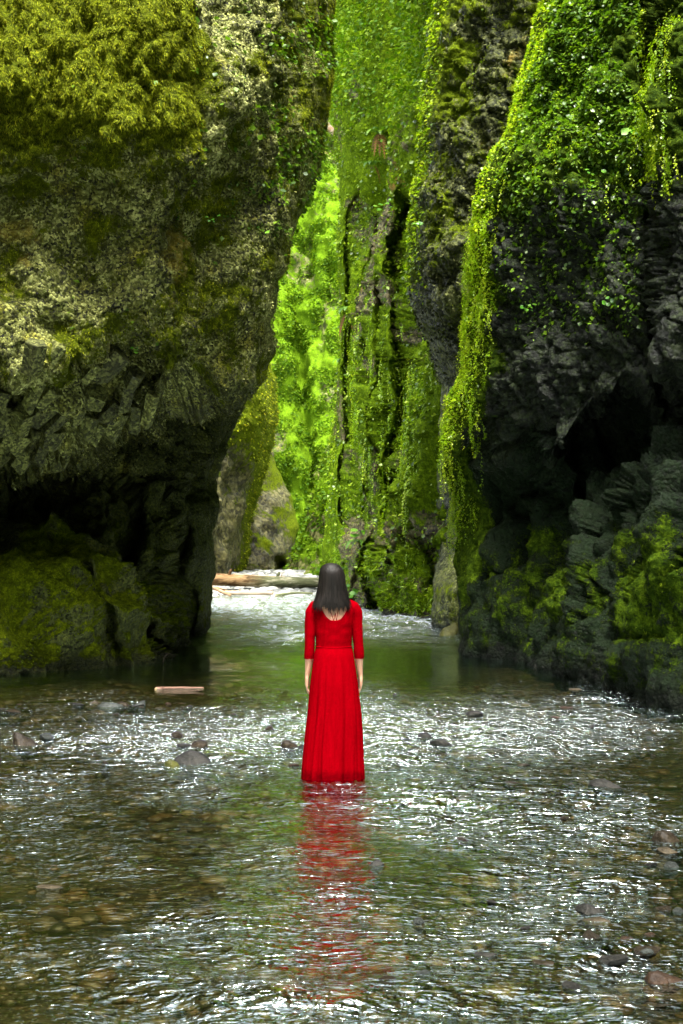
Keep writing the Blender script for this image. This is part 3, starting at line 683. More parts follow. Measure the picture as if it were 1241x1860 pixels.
# left cliff
P, N = pick(CL1, lambda PX, PY, C, V: sstep(0.42, 0.95, CL1.mossv) * (PY < 640) * (PY > -160), 76000)
stuff('golden_moss', [scatter_tuft(P, N, (0.018, 0.046), 5, 1.6)], MOSSY, 'thick golden green moss covering the dome of the left cliff')
P, N = pick(CL1, lambda PX, PY, C, V: sstep(0.42, 0.7, CL1.mossv) * (PY > 870) + 0.35 * sstep(0.2, 0.5, CL1.mossv) * (PY < 700) * (PX > 0), 26000)
P2, N2 = pick(CL1, lambda PX, PY, C, V: sstep(0.45, 0.75, CL1.mossv + 0.35 * nz(34, 1061)(PX, PY)) * (PY < 720) * (PY > -100) * (PX > -60), 22000)
stuff('face_moss', [scatter_tuft(P2, N2, (0.015, 0.04), 3, 1.2)], MOSSY, 'thin golden green moss creeping over the speckled face of the left cliff')
stuff('boulder_moss', [scatter_tuft(P, N, (0.02, 0.045), 3, 0.6)], FOOT, 'short green moss on the wet feet of the left cliff')
P, N = pick(CL1, lambda PX, PY, C, V: (sstep(150, 40, C) * sstep(460, 330, PY) + 0.22 * box(PX, PY, 340, 520, -50, 400) ) * sstep(-0.1, 0.35, na(PX, PY)) * (PY > -200) + 0.035 * (PY < 640) * (PX > 120) * sstep(0.2, 0.5, nb_(PX, PY)), 5200)
stuff('clinging_leaves', [scatter_leaf(P, N, (0.04, 0.10))], DEEP, 'small round green leaves along the upper edge of the left cliff')
# right cliff
P, N = pick(CR1, lambda PX, PY, C, V: sstep(58, 14, C) * sstep(860, 600, PY) * (0.5 + sstep(-0.4, 0.2, na(PX, PY))) * (PY > -150), 32000)
Pb, Nb = pick(CR1, lambda PX, PY, C, V: sstep(26, 6, C) * sstep(600, 700, PY) * sstep(1010, 940, PY), 8000)
stuff('edge_leaves', [scatter_leaf(P, N, (0.02, 0.06)), scatter_leaf(Pb, Nb, (0.02, 0.055))], LIME, 'bright lime leaves fringing the edge of the right cliff')
P, N = pick(CR1, lambda PX, PY, C, V: sstep(62, 20, C) * box(PX, PY, 700, 930, 370, 930, 20) * sstep(0.0, 0.25, vnoise(pxp(PX, PY, 7, 300, 1), 77)), 620)
Pb, Nb = pick(CR1, lambda PX, PY, C, V: box(PX, PY, 900, 1170, 150, 330, 30) * sstep(0.1, 0.4, na(PX, PY)) + 2.5 * box(PX, PY, 1195, 1260, 20, 300, 12), 420)
stuff('hanging_moss', [scatter_strand(P, N, (0.25, 1.0), (0.014, 0.034), 60), scatter_strand(Pb, Nb, (0.15, 0.6), (0.018, 0.04), 30)], LIME, 'ropes of lime moss hanging down the right cliff edge')
P, N = pick(CR1, lambda PX, PY, C, V: sstep(420, 160, PY + 40 * na(PX, PY)) * (PY > -150) * sstep(-0.25, 0.2, nb_(PX, PY)) * (C > 20) * (PX < 1175) + 0.06 * 2.2 * box(PX, PY, 930, 1180, 300, 600), 24000)
stuff('ivy_cover', [scatter_leaf(P, N, (0.025, 0.08))], DEEP, 'green leaves growing over the top of the right cliff')
P, N = pick(CR1, lambda PX, PY, C, V: sstep(0.5, 0.8, CR1.mossv) * (PY > -150) * (PY < 1200), 12000)
stuff('dark_moss', [scatter_tuft(P, N, (0.02, 0.05), 3)], FOOT, 'dark green moss patches on the right cliff and its columns')
# right middle nose
P, N = pick(CR2, lambda PX, PY, C, V: sstep(34, 8, C) * sstep(580, 470, PY) * (PY > -150) + 0.10 * sstep(150, 60, C) * sstep(300, 80, PY) * sstep(0, 0.4, na(PX, PY)) * (PY > -100), 7500)
P2, N2 = pick(CR2, lambda PX, PY, C, V: sstep(0.35, 0.7, CR2.mossv + 0.3 * nz(30, 1071)(PX, PY)) * (PY > -100) * (PY < 800), 14000)
stuff('nose_moss', [scatter_tuft(P2, N2, (0.03, 0.08), 3, 1.0)], FOOT, 'dark green moss tufts dotting the grey hanging nose')
stuff('nose_leaves', [scatter_leaf(P, N, (0.04, 0.11))], LIME, 'lime leaves along the edge of the grey hanging nose')
# mossy wall
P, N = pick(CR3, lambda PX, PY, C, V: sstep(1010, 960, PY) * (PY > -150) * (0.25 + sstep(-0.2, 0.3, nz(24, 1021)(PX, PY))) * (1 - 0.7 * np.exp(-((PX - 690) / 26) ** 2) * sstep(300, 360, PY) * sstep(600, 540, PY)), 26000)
stuff('wall_leaves', [scatter_leaf(P, N, (0.04, 0.14))], WALLG, 'green leaves matting the tall mossy wall behind the woman')
P, N = pick(CR3, lambda PX, PY, C, V: sstep(0.1, 0.4, vnoise(pxp(PX, PY, 8, 260, 1), 79)) * box(PX, PY, 600, 800, 560, 960, 20) + 2.0 * box(PX, PY, 738, 785, 640, 940, 12), 330)
stuff('wall_moss', [scatter_strand(P, N, (0.4, 1.8), (0.03, 0.07), 44)], LIME, 'long curtains of yellow green moss hanging on the mossy wall')
P, N = pick(CR3, lambda PX, PY, C, V: box(PX, PY, 600, 800, 1000, 1120, 10) * sstep(0.1, 0.5, CR3.mossv), 5000)
stuff('pillar_moss', [scatter_tuft(P, N, (0.06, 0.14), 3, 0.5)], LIME, 'moss coating the stone pillars at the foot of the mossy wall')
P, N = pick(CR3, lambda PX, PY, C, V: sstep(260, 120, PY) * (PY > -260), 17000)
P = P + N * rng.random((len(P), 1)) * 0.9
stuff('canopy_leaves', [scatter_leaf(P, N, (0.07, 0.18), 0.3)], FARG, 'fresh bright foliage spilling over the top of the mossy wall')
# far parts
P, N = pick(CF, lambda PX, PY, C, V: box(PX, PY, 470, 650, -60, 1050, 20) * sstep(-0.35, 0.2, nz(22, 1031)(PX, PY)), 52000)
stuff('slope_plants', [scatter_leaf(P, N, (0.08, 0.22), 0.4)], FARG, 'low lime green plants covering the far sunlit slope')
P, N = pick(CL2, lambda PX, PY, C, V: sstep(0.5, 0.8, CL2.mossv) * (PY > 560), 11000)
stuff('far_moss', [scatter_leaf(P, N, (0.05, 0.12), 0.6)], MOSSY, 'yellow green moss on the far left tan cliff')
P, N = pick(CR4, lambda PX, PY, C, V: 0.3 + sstep(-0.2, 0.2, na(PX, PY)), 6000)
stuff('ridge_plants', [scatter_leaf(P, N, (0.1, 0.26), 0.3)], FARG, 'green plants on the steep ridge at the gorge end')

# loose scaly chips that roughen the bare rock
P, N = pick(CL1, lambda PX, PY, C, V: sstep(0.5, 0.3, CL1.mossv) * (0.25 + sstep(-0.3, 0.4, nz(90, 1051)(PX, PY)) + 0.6 * box(PX, PY, 340, 520, 150, 700, 60)) * (PY > -100) * (PY < 860), 34000)
def chips(P, N, size):
    v, f, t = scatter_leaf(P, N, size, 0.2); return v, f, t
v, f, t = chips(P, N, (0.015, 0.06)); link('rock_chips', np_mesh('rock_chips', v, f, None, False), ROCK_L, None, 'small scaly rock chips roughening the bare face of the left cliff', None, 'stuff')
P, N = pick(CR2, lambda PX, PY, C, V: sstep(0.6, 0.4, CR2.mossv) * (PY > -100) * (PY < 700), 8000)
v, f, t = chips(P, N, (0.03, 0.10)); link('rock_chips', np_mesh('rock_chips', v, f, None, False), ROCK_M, None, 'scaly chips on the grey hanging nose', None, 'stuff')
# ------------------------------------------------------------------ person
YP = 10.0; SCL = YP / F                      # metres per photo pixel at her distance
XC = (606.5 - CX) * SCL                      # her middle
def lx(px): return (px - CX) * SCL - XC
def lz(py): return EYE - (py - HY) * SCL
woman = empty('person', (XC, YP, -0.15), 'woman in long red dress standing in the stream seen from behind', 'person', None, math.radians(4))
def zz(z): return z + 0.15                   # heights above the water -> local

def tube(bm, pts, ring=14, caps=True):
    """pts: (centre, rx, ry) rings stacked along a path; rx lies in the XZ bending plane, ry in depth."""
    rings = []
    for i, (c, rx, ry) in enumerate(pts):
        c = Vector(c); a = Vector(pts[max(i - 1, 0)][0]); b = Vector(pts[min(i + 1, len(pts) - 1)][0])
        d = (b - a).normalized(); u = Vector((1, 0, 0)); u = (u - d * u.dot(d))
        if u.length < 1e-3: u = Vector((0, 0, 1))
        u.normalize(); v = d.cross(u)
        rings.append([bm.verts.new(c + u * (rx * math.cos(t)) + v * (ry * math.sin(t))) for t in [2 * math.pi * k / ring for k in range(ring)]])
    for r0, r1 in zip(rings, rings[1:]):
        for k in range(ring): bm.faces.new((r0[k], r0[(k + 1) % ring], r1[(k + 1) % ring], r1[k]))
    if caps: bm.faces.new(rings[0][::-1]); bm.faces.new(rings[-1])
    return rings

bb = bmesh.new()
# torso (rings from hips to the base of the neck), neck and head tilted back a little
torso = [(0.60, .145, .095), (0.70, .148, .098), (0.78, .140, .092), (0.86, .128, .088), (0.915, .118, .080), (0.98, .122, .084), (1.05, .130, .092), (1.12, .138, .092),
         (1.165, .145, .082), (1.20, .138, .070), (1.225, .112, .060), (1.248, .075, .052), (1.265, .054, .050)]
tube(bb, [((0, 0.0 if z < 1.1 else -0.004, zz(z)), a, b) for z, a, b in torso], 24)
tube(bb, [((0, 0.0, zz(1.22)), .058, .056), ((0, .004, zz(1.29)), .050, .052), ((-.006, .008, zz(1.34)), .052, .056)], 18)
hd = [(1.285, .030, .030, .055), (1.30, .048, .050, .040), (1.33, .060, .075, .022), (1.365, .068, .088, .010), (1.40, .072, .095, .002), (1.43, .071, .092, -.006), (1.455, .062, .078, -.010), (1.475, .042, .052, -.012), (1.484, .015, .02, -.012)]
tube(bb, [((-.012, y, zz(z)), a, b) for z, a, b, y in hd], 20)
tube(bb, [((-.012, .100, zz(1.385)), .007, .008), ((-.012, .114, zz(1.365)), .011, .012), ((-.012, .102, zz(1.352)), .010, .008)], 8)   # nose
for s in (-1, 1):
    tube(bb, [((s * .070 - .012, .002, zz(1.40)), .008, .018), ((s * .077 - .012, -.004, zz(1.385)), .008, .022), ((s * .072 - .012, .002, zz(1.355)), .007, .012)], 8)   # ears
    tube(bb, [((s * .03 - .012, .098, zz(1.342)), .004, .004), ((-.012, .106, zz(1.342)), .006, .007)], 6)                          # lips
    # legs down into the water
    tube(bb, [((s * .075, 0, zz(.66)), .082, .092), ((s * .078, 0, zz(.45)), .070, .078), ((s * .08, 0, zz(.28)), .052, .058), ((s * .082, -.008, zz(.15)), .050, .056), ((s * .084, 0, zz(-.06)), .034, .038), ((s * .085, .005, zz(-.11)), .034, .042)], 14)
    tube(bb, [((s * .085, -.045, zz(-.128)), .030, .018), ((s * .088, .03, zz(-.122)), .040, .026), ((s * .092, .12, zz(-.134)), .042, .014), ((s * .094, .165, zz(-.138)), .028, .009)], 10)
    # arm: shoulder, elbow, wrist (hangs slightly bent, a little away from the body)
    xo = 0.0 if s < 0 else 0.004
    arm = [((s * .100, -.002, zz(1.198)), .042, .048), ((s * .135, -.002, zz(1.184)), .041, .047), ((s * .156, 0, zz(1.150)), .037, .045), ((s * .163, 0, zz(1.10)), .034, .042), ((s * .165, -.005, zz(1.00)), .031, .038),
           ((s * (.169 + xo), -.008, zz(.92)), .029, .033), ((s * (.171 + xo), -.002, zz(.86)), .031, .034), ((s * (.174 + xo), .008, zz(.80)), .027, .029), ((s * (.180 + xo), .020, zz(.735)), .020, .022), ((s * (.184 + xo), .028, zz(.708)), .017, .022)]
    tube(bb, arm, 16)
    wx, wy, wz = s * (.184 + xo), .028, .708
    tube(bb, [((wx, wy, zz(wz + .01)), .015, .022), ((wx + s * .003, wy + .003, zz(wz - .025)), .014, .036), ((wx + s * .003, wy + .007, zz(wz - .060)), .013, .040), ((wx + s * .001, wy + .009, zz(wz - .078)), .011, .038)], 14)
    for k, (oy, L) in enumerate([(-.026, .050), (-.009, .062), (.009, .068), (.026, .060)]):      # four fingers, curled a little
        bx, by, bz = wx + s * .001, wy + .009 + oy, wz - .066
        tube(bb, [((bx, by, zz(bz)), .0085, .0085), ((bx - s * .001, by + .003, zz(bz - L * .45)), .0080, .0080), ((bx - s * .008, by + .005, zz(bz - L * .78)), .0074, .0074), ((bx - s * .017, by + .006, zz(bz - L)), .0060, .0060)], 8)
    tube(bb, [((wx - s * .004, wy + .028, zz(wz - .012)), .011, .011), ((wx - s * .010, wy + .050, zz(wz - .038)), .0095, .0095), ((wx - s * .014, wy + .056, zz(wz - .062)), .0085, .0085), ((wx - s * .016, wy + .055, zz(wz - .078)), .0065, .0065)], 8)
me = bpy.data.meshes.new('body'); bmesh.ops.recalc_face_normals(bb, faces=bb.faces); bb.to_mesh(me); bb.free()
tmp = bpy.data.objects.new('body', me); COL.objects.link(tmp)
rm = tmp.modifiers.new('remesh', 'REMESH'); rm.mode = 'VOXEL'; rm.voxel_size = 0.0048; rm.use_smooth_shade = True
sm = tmp.modifiers.new('smooth', 'SMOOTH'); sm.factor = 0.5; sm.iterations = 5
dg = bpy.context.evaluated_depsgraph_get()
body_me = bpy.data.meshes.new_from_object(tmp.evaluated_get(dg)); bpy.data.objects.remove(tmp)
n = NT('skin'); v = n.noise(n.obj(), 22, 4)
SKIN = n.done(n.principled(Base_Color=n.ramp(v, [(0.35, (0.42, 0.21, 0.13)), (0.65, (0.52, 0.28, 0.18))]), Roughness=0.5, Subsurface_Weight=0.12, Subsurface_Radius=(0.02, 0.008, 0.004)))
body = link('body', body_me, SKIN, woman)

n = NT('red_jersey'); p = n.obj()
w = n.noise(n.mapv(p, (9, 9, 1.2)), 3.0, 5, 0.6); f2 = n.noise(p, 300, 2)
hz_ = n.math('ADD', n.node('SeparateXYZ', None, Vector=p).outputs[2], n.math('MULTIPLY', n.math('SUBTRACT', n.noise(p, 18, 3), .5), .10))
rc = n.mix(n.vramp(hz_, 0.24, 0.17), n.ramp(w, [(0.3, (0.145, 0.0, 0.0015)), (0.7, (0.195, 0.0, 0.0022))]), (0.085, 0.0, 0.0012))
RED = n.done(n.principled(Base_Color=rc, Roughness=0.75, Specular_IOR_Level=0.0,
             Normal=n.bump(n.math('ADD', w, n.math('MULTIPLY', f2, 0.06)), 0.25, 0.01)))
# bodice and sleeves: the body's own surface, cut at cuffs, waist and neckline and lifted off the skin
db = bmesh.new(); db.from_mesh(body_me)
def cut(fn, keep_above):
    for v_ in db.verts: v_['dummy'] if False else None
    off = {v_: fn(v_.co) for v_ in db.verts}
    for v_ in db.verts: v_.co.z -= off[v_]
    geom = db.verts[:] + db.edges[:] + db.faces[:]
    bmesh.ops.bisect_plane(db, geom=geom, dist=1e-6, plane_co=(0, 0, 0), plane_no=(0, 0, 1), clear_inner=keep_above, clear_outer=not keep_above)
    for v_ in db.verts: v_.co.z += fn(v_.co)
def low_edge(c):   # cuffs on the arms, waist seam on the trunk
    t = min(max((abs(c.x) - .128) / .008, 0), 1)
    return zz(0.905) * (1 - t) + zz(0.834) * t
cut(low_edge, True)
def neck(c):
    x = c.x + 0.0
    back = zz(1.098) + 0.160 * (min(abs(x) / .112, 1.2)) ** 2.6
    front = zz(1.15) + 0.11 * (min(abs(x) / .112, 1.2)) ** 2.6
    t = min(max((c.y + .02) / .04, 0), 1)
    return back * (1 - t) + front * t
cut(neck, False)
db.normal_update()
for v_ in db.verts:
    v_.co += v_.normal * (0.0055 + 0.0022 * float(vnoise(np.array([v_.co.x * 14, v_.co.y * 14, v_.co.z * 26]), 8)))
bound = [e for e in db.edges if e.is_boundary]
r = bmesh.ops.extrude_edge_only(db, edges=bound)
for v_ in [x for x in r['geom'] if isinstance(x, bmesh.types.BMVert)]:
    nv = v_.normal if v_.normal.length > .1 else Vector((0, -1, 0))
    v_.co -= nv * 0.006
# skirt: rings from the waist seam to the hem, with soft gathers and one deep fold on the left
zs = np.linspace(0.912, -0.012, 74); th = np.linspace(0, 2 * math.pi, 160, endpoint=False)
prof_z = [0.912, 0.86, 0.80, 0.70, 0.60, 0.45, 0.30, 0.15, 0.0, -0.02]
half = [0.1245, 0.138, 0.147, 0.161, 0.172, 0.186, 0.199, 0.208, 0.216, 0.217]
hc = [0, 0, 0, 0.001, 0.002, 0.004, 0.0, -0.004, -0.007, -0.007]
rings = []
for z in zs:
    a = np.interp(z, prof_z[::-1], half[::-1]); cx = np.interp(z, prof_z[::-1], hc[::-1]); t = (0.912 - z) / 0.93
    b = np.interp(t, [0, .06, .13, .25, .5, 1], [.090, .108, .122, .136, .152, .174])
    fold = 0.021 * t * (0.5 * np.cos(9 * th + 0.6 + 0.9 * np.sin(3 * t + th)) + 0.4 * np.cos(16 * th + 1.9 + 2.0 * t + 1.1 * np.sin(2 * th)) + 0.6 * np.cos(4 * th + 2.2 - .8 * t) + 0.2 * np.cos(27 * th + 5 * np.sin(2 * th)))
    tf = -math.pi / 2 - 0.47 + 0.03 * math.sin(6 * t)                            # the deep fold
    dth = (th - tf + math.pi) % (2 * math.pi) - math.pi
    fold = fold - 0.045 * t * np.exp(-(dth / 0.05) ** 2) + 0.016 * t * np.exp(-((dth + 0.14) / 0.08) ** 2) + 0.014 * t * np.exp(-((dth - 0.13) / 0.08) ** 2)
    side = np.abs(np.cos(th)) ** 6
    rr = 1 + fold / 0.2 * (1 - 0.75 * side)
    hem = (0.007 * np.cos(9 * th + 1) + 0.006 * np.cos(23 * th)) * (1 if z < 0.02 else 0)
    rings.append([db.verts.new((cx + a * math.cos(q_) * k_, b * math.sin(q_) * k_ + 0.004, zz(z + h_))) for q_, k_, h_ in zip(th, rr, hem)])
for r0, r1 in zip(rings, rings[1:]):
    for k in range(len(th)): db.faces.new((r0[k], r1[k], r1[(k + 1) % len(th)], r0[(k + 1) % len(th)]))
# waist seam
for k, zc in enumerate([0.912]):
    tube_pts = [Vector((0.1255 * math.cos(q_), 0.0895 * math.sin(q_) + .003, zz(zc - .004 * (1 - abs(math.cos(q_)))))) for q_ in th]
    prev = None; first = None
    for q_, c in zip(th, tube_pts):
        o_ = Vector((math.cos(q_), math.sin(q_), 0))
        rg = [db.verts.new(c + o_ * .004 * math.cos(e_) + Vector((0, 0, .005 * math.sin(e_)))) for e_ in (0, 1.57, 3.14, 4.71)]
        if prev:
            for j in range(4): db.faces.new((prev[j], rg[j], rg[(j + 1) % 4], prev[(j + 1) % 4]))
        else: first = rg
        prev = rg
    for j in range(4): db.faces.new((prev[j], first[j], first[(j + 1) % 4], prev[(j + 1) % 4]))
bmesh.ops.recalc_face_normals(db, faces=db.faces)
dress = bm_obj('dress', db, RED, woman)
# thin straps of the top worn underneath, crossing in a W
for x0, z0, x1, z1 in ((-.030, 1.165, -.006, 1.094), (-.006, 1.094, .004, 1.150), (.004, 1.150, .012, 1.094), (.012, 1.094, .024, 1.170)):
    sb = bmesh.new()
    yb = lambda z: -0.094 + 0.0 * z
    tube(sb, [((x0, -.096 if z0 < 1.14 else -.089, zz(z0)), .0022, .0022), (((x0 + x1) / 2, -.0955, zz((z0 + z1) / 2)), .0022, .0022), ((x1, -.096 if z1 < 1.14 else -.089, zz(z1)), .0022, .0022)], 6)
    bm_obj('strap', sb, RED, dress)
# hair: a smooth cap and many straight locks of uneven length over it
n = NT('dark_hair'); p = n.obj()
s1 = n.noise(n.mapv(p, (150, 60, 3)), 1.0, 4, 0.6); s2 = n.noise(n.mapv(p, (500, 200, 4)), 1.0, 3, 0.6)
hv = n.math('ADD', n.math('MULTIPLY', s1, .6), n.math('MULTIPLY', s2, .4))
HAIR = n.done(n.principled(Base_Color=n.ramp(hv, [(0.3, (0.002, 0.0016, 0.0013)), (0.5, (0.007, 0.006, 0.005)), (0.75, (0.035, 0.028, 0.024))]), Roughness=0.46, Specular_IOR_Level=0.2,
             Normal=n.bump(hv, 0.6, 0.006)))
hb = bmesh.new()
hz = [1.494, 1.488, 1.472, 1.45, 1.42, 1.38, 1.34, 1.30, 1.26, 1.22, 1.19]
hw = [.012, .038, .060, .073, .079, .082, .087, .094, .103, .114, .118]
hdp = [.014, .045, .075, .095, .104, .106, .098, .086, .072, .058, .050]
hy = [-.014, -.014, -.014, -.012, -.010, -.010, -.014, -.022, -.036, -.056, -.066]
hx = [-.020, -.020, -.019, -.017, -.014, -.012, -.011, -.011, -.013, -.016, -.018]
def hair_pt(z, t, out=0.0):
    a = np.interp(-z, [-q_ for q_ in hz], hw); b = np.interp(-z, [-q_ for q_ in hz], hdp); y = np.interp(-z, [-q_ for q_ in hz], hy); x = np.interp(-z, [-q_ for q_ in hz], hx)
    return Vector((x + (a + out) * math.cos(t), y + (b + out) * math.sin(t), zz(z)))
ts = [math.radians(d_) for d_ in np.linspace(-205, 25, 48)]       # open towards the face
rg0 = None
for z in np.linspace(1.494, 1.236, 44):
    rg = [hb.verts.new(hair_pt(z, t, 0.0015 * math.sin(t * 31))) for t in ts]
    if rg0:
        for k in range(len(ts) - 1): hb.faces.new((rg0[k], rg0[k + 1], rg[k + 1], rg[k]))
    rg0 = rg
# hair over the forehead side of the crown
rg0 = None
for z in np.linspace(1.494, 1.445, 8):
    rg = [hb.verts.new(hair_pt(z, t, -0.001)) for t in [math.radians(d_) for d_ in np.linspace(25, 155, 20)]]
    if rg0:
        for k in range(19): hb.faces.new((rg0[k], rg0[k + 1], rg[k + 1], rg[k]))
    rg0 = rg
for k in range(620):
    t = math.radians(random.uniform(-205, 25)); mid = abs(math.degrees(t) + 90) / 115
    zend = 1.190 + 0.010 * math.sin(9 * t + 1) + 0.008 * math.sin(23 * t) + random.gauss(0, .011) - 0.006 + 0.006 * mid - 0.018 * max(0, 1 - abs(math.degrees(t) + 84) / 26) * random.random()
    zst = random.choice([1.490, 1.48, 1.46, random.uniform(1.25, 1.45)])
    out0 = random.uniform(0.0005, 0.007); w0 = random.uniform(.002, .006); wig = random.uniform(-.05, .05); fly = random.uniform(.006, .016) if random.random() < .12 else 0
    prev = None; m = 10
    for j in range(m):
        f_ = j / (m - 1); z = zst + (zend - zst) * f_
        c = hair_pt(z, t + wig * f_, out0 + fly * f_); tg = Vector((-math.sin(t), math.cos(t), 0)) * w0 * (1 - 0.75 * max(0, f_ - .7) / .3); o_ = Vector((math.cos(t), math.sin(t), 0)) * .0012
        cur = [hb.verts.new(c - tg), hb.verts.new(c + o_), hb.verts.new(c + tg)]
        if prev:
            hb.faces.new((prev[0], prev[1], cur[1], cur[0])); hb.faces.new((prev[1], prev[2], cur[2], cur[1]))
        prev = cur
bm_obj('hair', hb, HAIR, woman)

# ------------------------------------------------------------------ basalt blocks broken out under the left overhang
M_BLOCK = rock_material('basalt', (0.014, 0.017, 0.004), (0.058, 0.066, 0.012), (0.24, 0.26, 0.07), (0.012, 0.018, 0.002), (0.06, 0.08, 0.004), (0.15, 0.18, 0.008), 34, 0.0, 0.02, rnd=0.8)
def block_mesh(i):
    r = random.Random(100 + i); b = bmesh.new(); nsd = r.choice([4, 5, 5, 6]); lo, hi = [], []
    a0 = r.uniform(0, 6)
    for k in range(nsd):
        a = a0 + 2 * math.pi * k / nsd + r.uniform(-.2, .2); q_ = r.uniform(.75, 1.05)
        lo.append(b.verts.new((math.cos(a) * q_ * .9, math.sin(a) * q_ * .9, -1 + 0.35 * math.cos(a + i) + r.uniform(-.1, .1)))); hi.append(b.verts.new((math.cos(a) * q_, math.sin(a) * q_, 1)))
    for k in range(nsd): b.faces.new((lo[k], lo[(k + 1) % nsd], hi[(k + 1) % nsd], hi[k]))
    b.faces.new(lo[::-1]); b.faces.new(hi)
    bmesh.ops.bevel(b, geom=b.edges[:], offset=.035, segments=1, affect='EDGES')
    m_ = bpy.data.meshes.new('basalt_block'); b.normal_update(); b.to_mesh(m_); b.free(); m_.materials.append(M_BLOCK); return m_
BLK = [block_mesh(i) for i in range(14)]
def add_block(px, py, Y, rad, length, tilt, yaw, par):
    o = bpy.data.objects.new('basalt_block', random.choice(BLK)); COL.objects.link(o); o.parent = par
    o.location = at(px, py, Y)
    ax = Vector((math.sin(tilt) * math.cos(yaw), math.sin(tilt) * math.sin(yaw), math.cos(tilt))); o.rotation_euler = (ax.to_track_quat('Z', 'Y') @ Matrix.Rotation(random.uniform(0, 6), 3, 'Z').to_quaternion()).to_euler()
    o.scale = (rad, rad * random.uniform(.8, 1.1), length); return o
def surf(g, px, py):
    d = (g.PX - px) ** 2 + (g.PY - py) ** 2 + (g.C < 0) * 1e9
    i = np.unravel_index(np.argmin(d), d.shape); return g.V[i][1]
for row in range(6):
    for k in range(10):
        f_ = row / 5
        px = -10 + k * 34 + (row % 2) * 17 + random.uniform(-6, 6); ly = np.interp(px, [0, 120, 170, 225, 270, 305], [836, 830, 798, 772, 752, 722])
        py = ly - 190 + f_ * 188 + random.uniform(-9, 9)
        if px > 312 or random.random() < 0.14 or (row < 2 and (px > 120 or random.random() < .6)) or (row < 3 and px > 200) or (row < 5 and px > 275): continue
        add_block(px, py, surf(CL1, px, py) + random.uniform(-.27, .05), random.choice([.11, .14, .17]) * random.uniform(.85, 1.15), random.uniform(.11, .22), random.uniform(.35, 1.0), random.uniform(-1.3, -.1), CL1.o)

# ------------------------------------------------------------------ stones in the stream
def stone_mesh(i, sharp=0.5):
    r = np.random.default_rng(500 + i); b = bmesh.new(); bmesh.ops.create_icosphere(b, subdivisions=4, radius=1)
    co = np.array([v_.co[:] for v_ in b.verts])
    dirs = r.normal(size=(9, 3)); dirs /= np.linalg.norm(dirs, axis=1, keepdims=True); off = r.uniform(.42, .88, 9)
    for d_, o_ in zip(dirs, off):
        k = co @ d_; ex = np.maximum(k - o_, 0); co = co - ex[:, None] * d_ * (0.6 + 0.4 * sharp)
    co = co * (1 + 0.10 * fbm(co * 1.6 + i * 7, 4, 600 + i) + 0.03 * fbm(co * 7 + i, 3, 700 + i))[:, None]
    for v_, c in zip(b.verts, co): v_.co = c
    return b
def stone_mat(name, a, b, c, gloss=0.35):
    n = NT(name); p = n.obj(); v = n.math('ADD', n.math('MULTIPLY', n.noise(p, 3, 8, .65), .7), n.math('MULTIPLY', n.noise(p, 40, 4, .7), .3))
    return n.done(n.principled(Base_Color=n.ramp(v, [(.34, a), (.5, b), (.68, c)]), Roughness=n.ramp(v, [(.3, (gloss + .15,) * 3), (.7, (gloss + .4,) * 3)]), Normal=n.bump(v, .6, .05), Specular_IOR_Level=.2))
SM = {'dark': stone_mat('wet_dark_stone', (.004, .004, .0035), (.012, .012, .01), (.036, .034, .028), .35),
      'grey': stone_mat('grey_stone', (.008, .010, .009), (.022, .026, .023), (.065, .072, .066), .3),
      'brown': stone_mat('brown_stone', (.005, .0035, .002), (.014, .010, .005), (.036, .026, .013), .2),
      'red': stone_mat('reddish_stone', (.008, .005, .003), (.022, .012, .006), (.05, .028, .014), .25),
      'tan': stone_mat('tan_stone', (.012, .010, .005), (.032, .025, .014), (.07, .056, .032), .3),
      'olive': stone_mat('olive_stone', (.012, .014, .003), (.045, .048, .008), (.10, .10, .022), .25)}
def stone(px, py, w, h, kind, label, i, lean=0.0, depth=None, group=None, peak=0.0):
    Y = floor_y(py); s = Y / F
    b = stone_mesh(i)
    rx, rz = w * s / 2, h * s
    for v_ in b.verts:
        v_.co = Vector((v_.co.x * rx * 1.12 * (1 - peak * max(0, v_.co.z)) + lean * v_.co.z * rx, v_.co.y * (depth or rx * .8) * (1 - peak * max(0, v_.co.z)), v_.co.z * rz * 1.0 - rz * .3))
    o = bm_obj('stone', b, SM[kind], None, label=label, cat='stone', group=group)
    o.location = ((px - CX) * s, Y + rx * .3, 0.0); return o
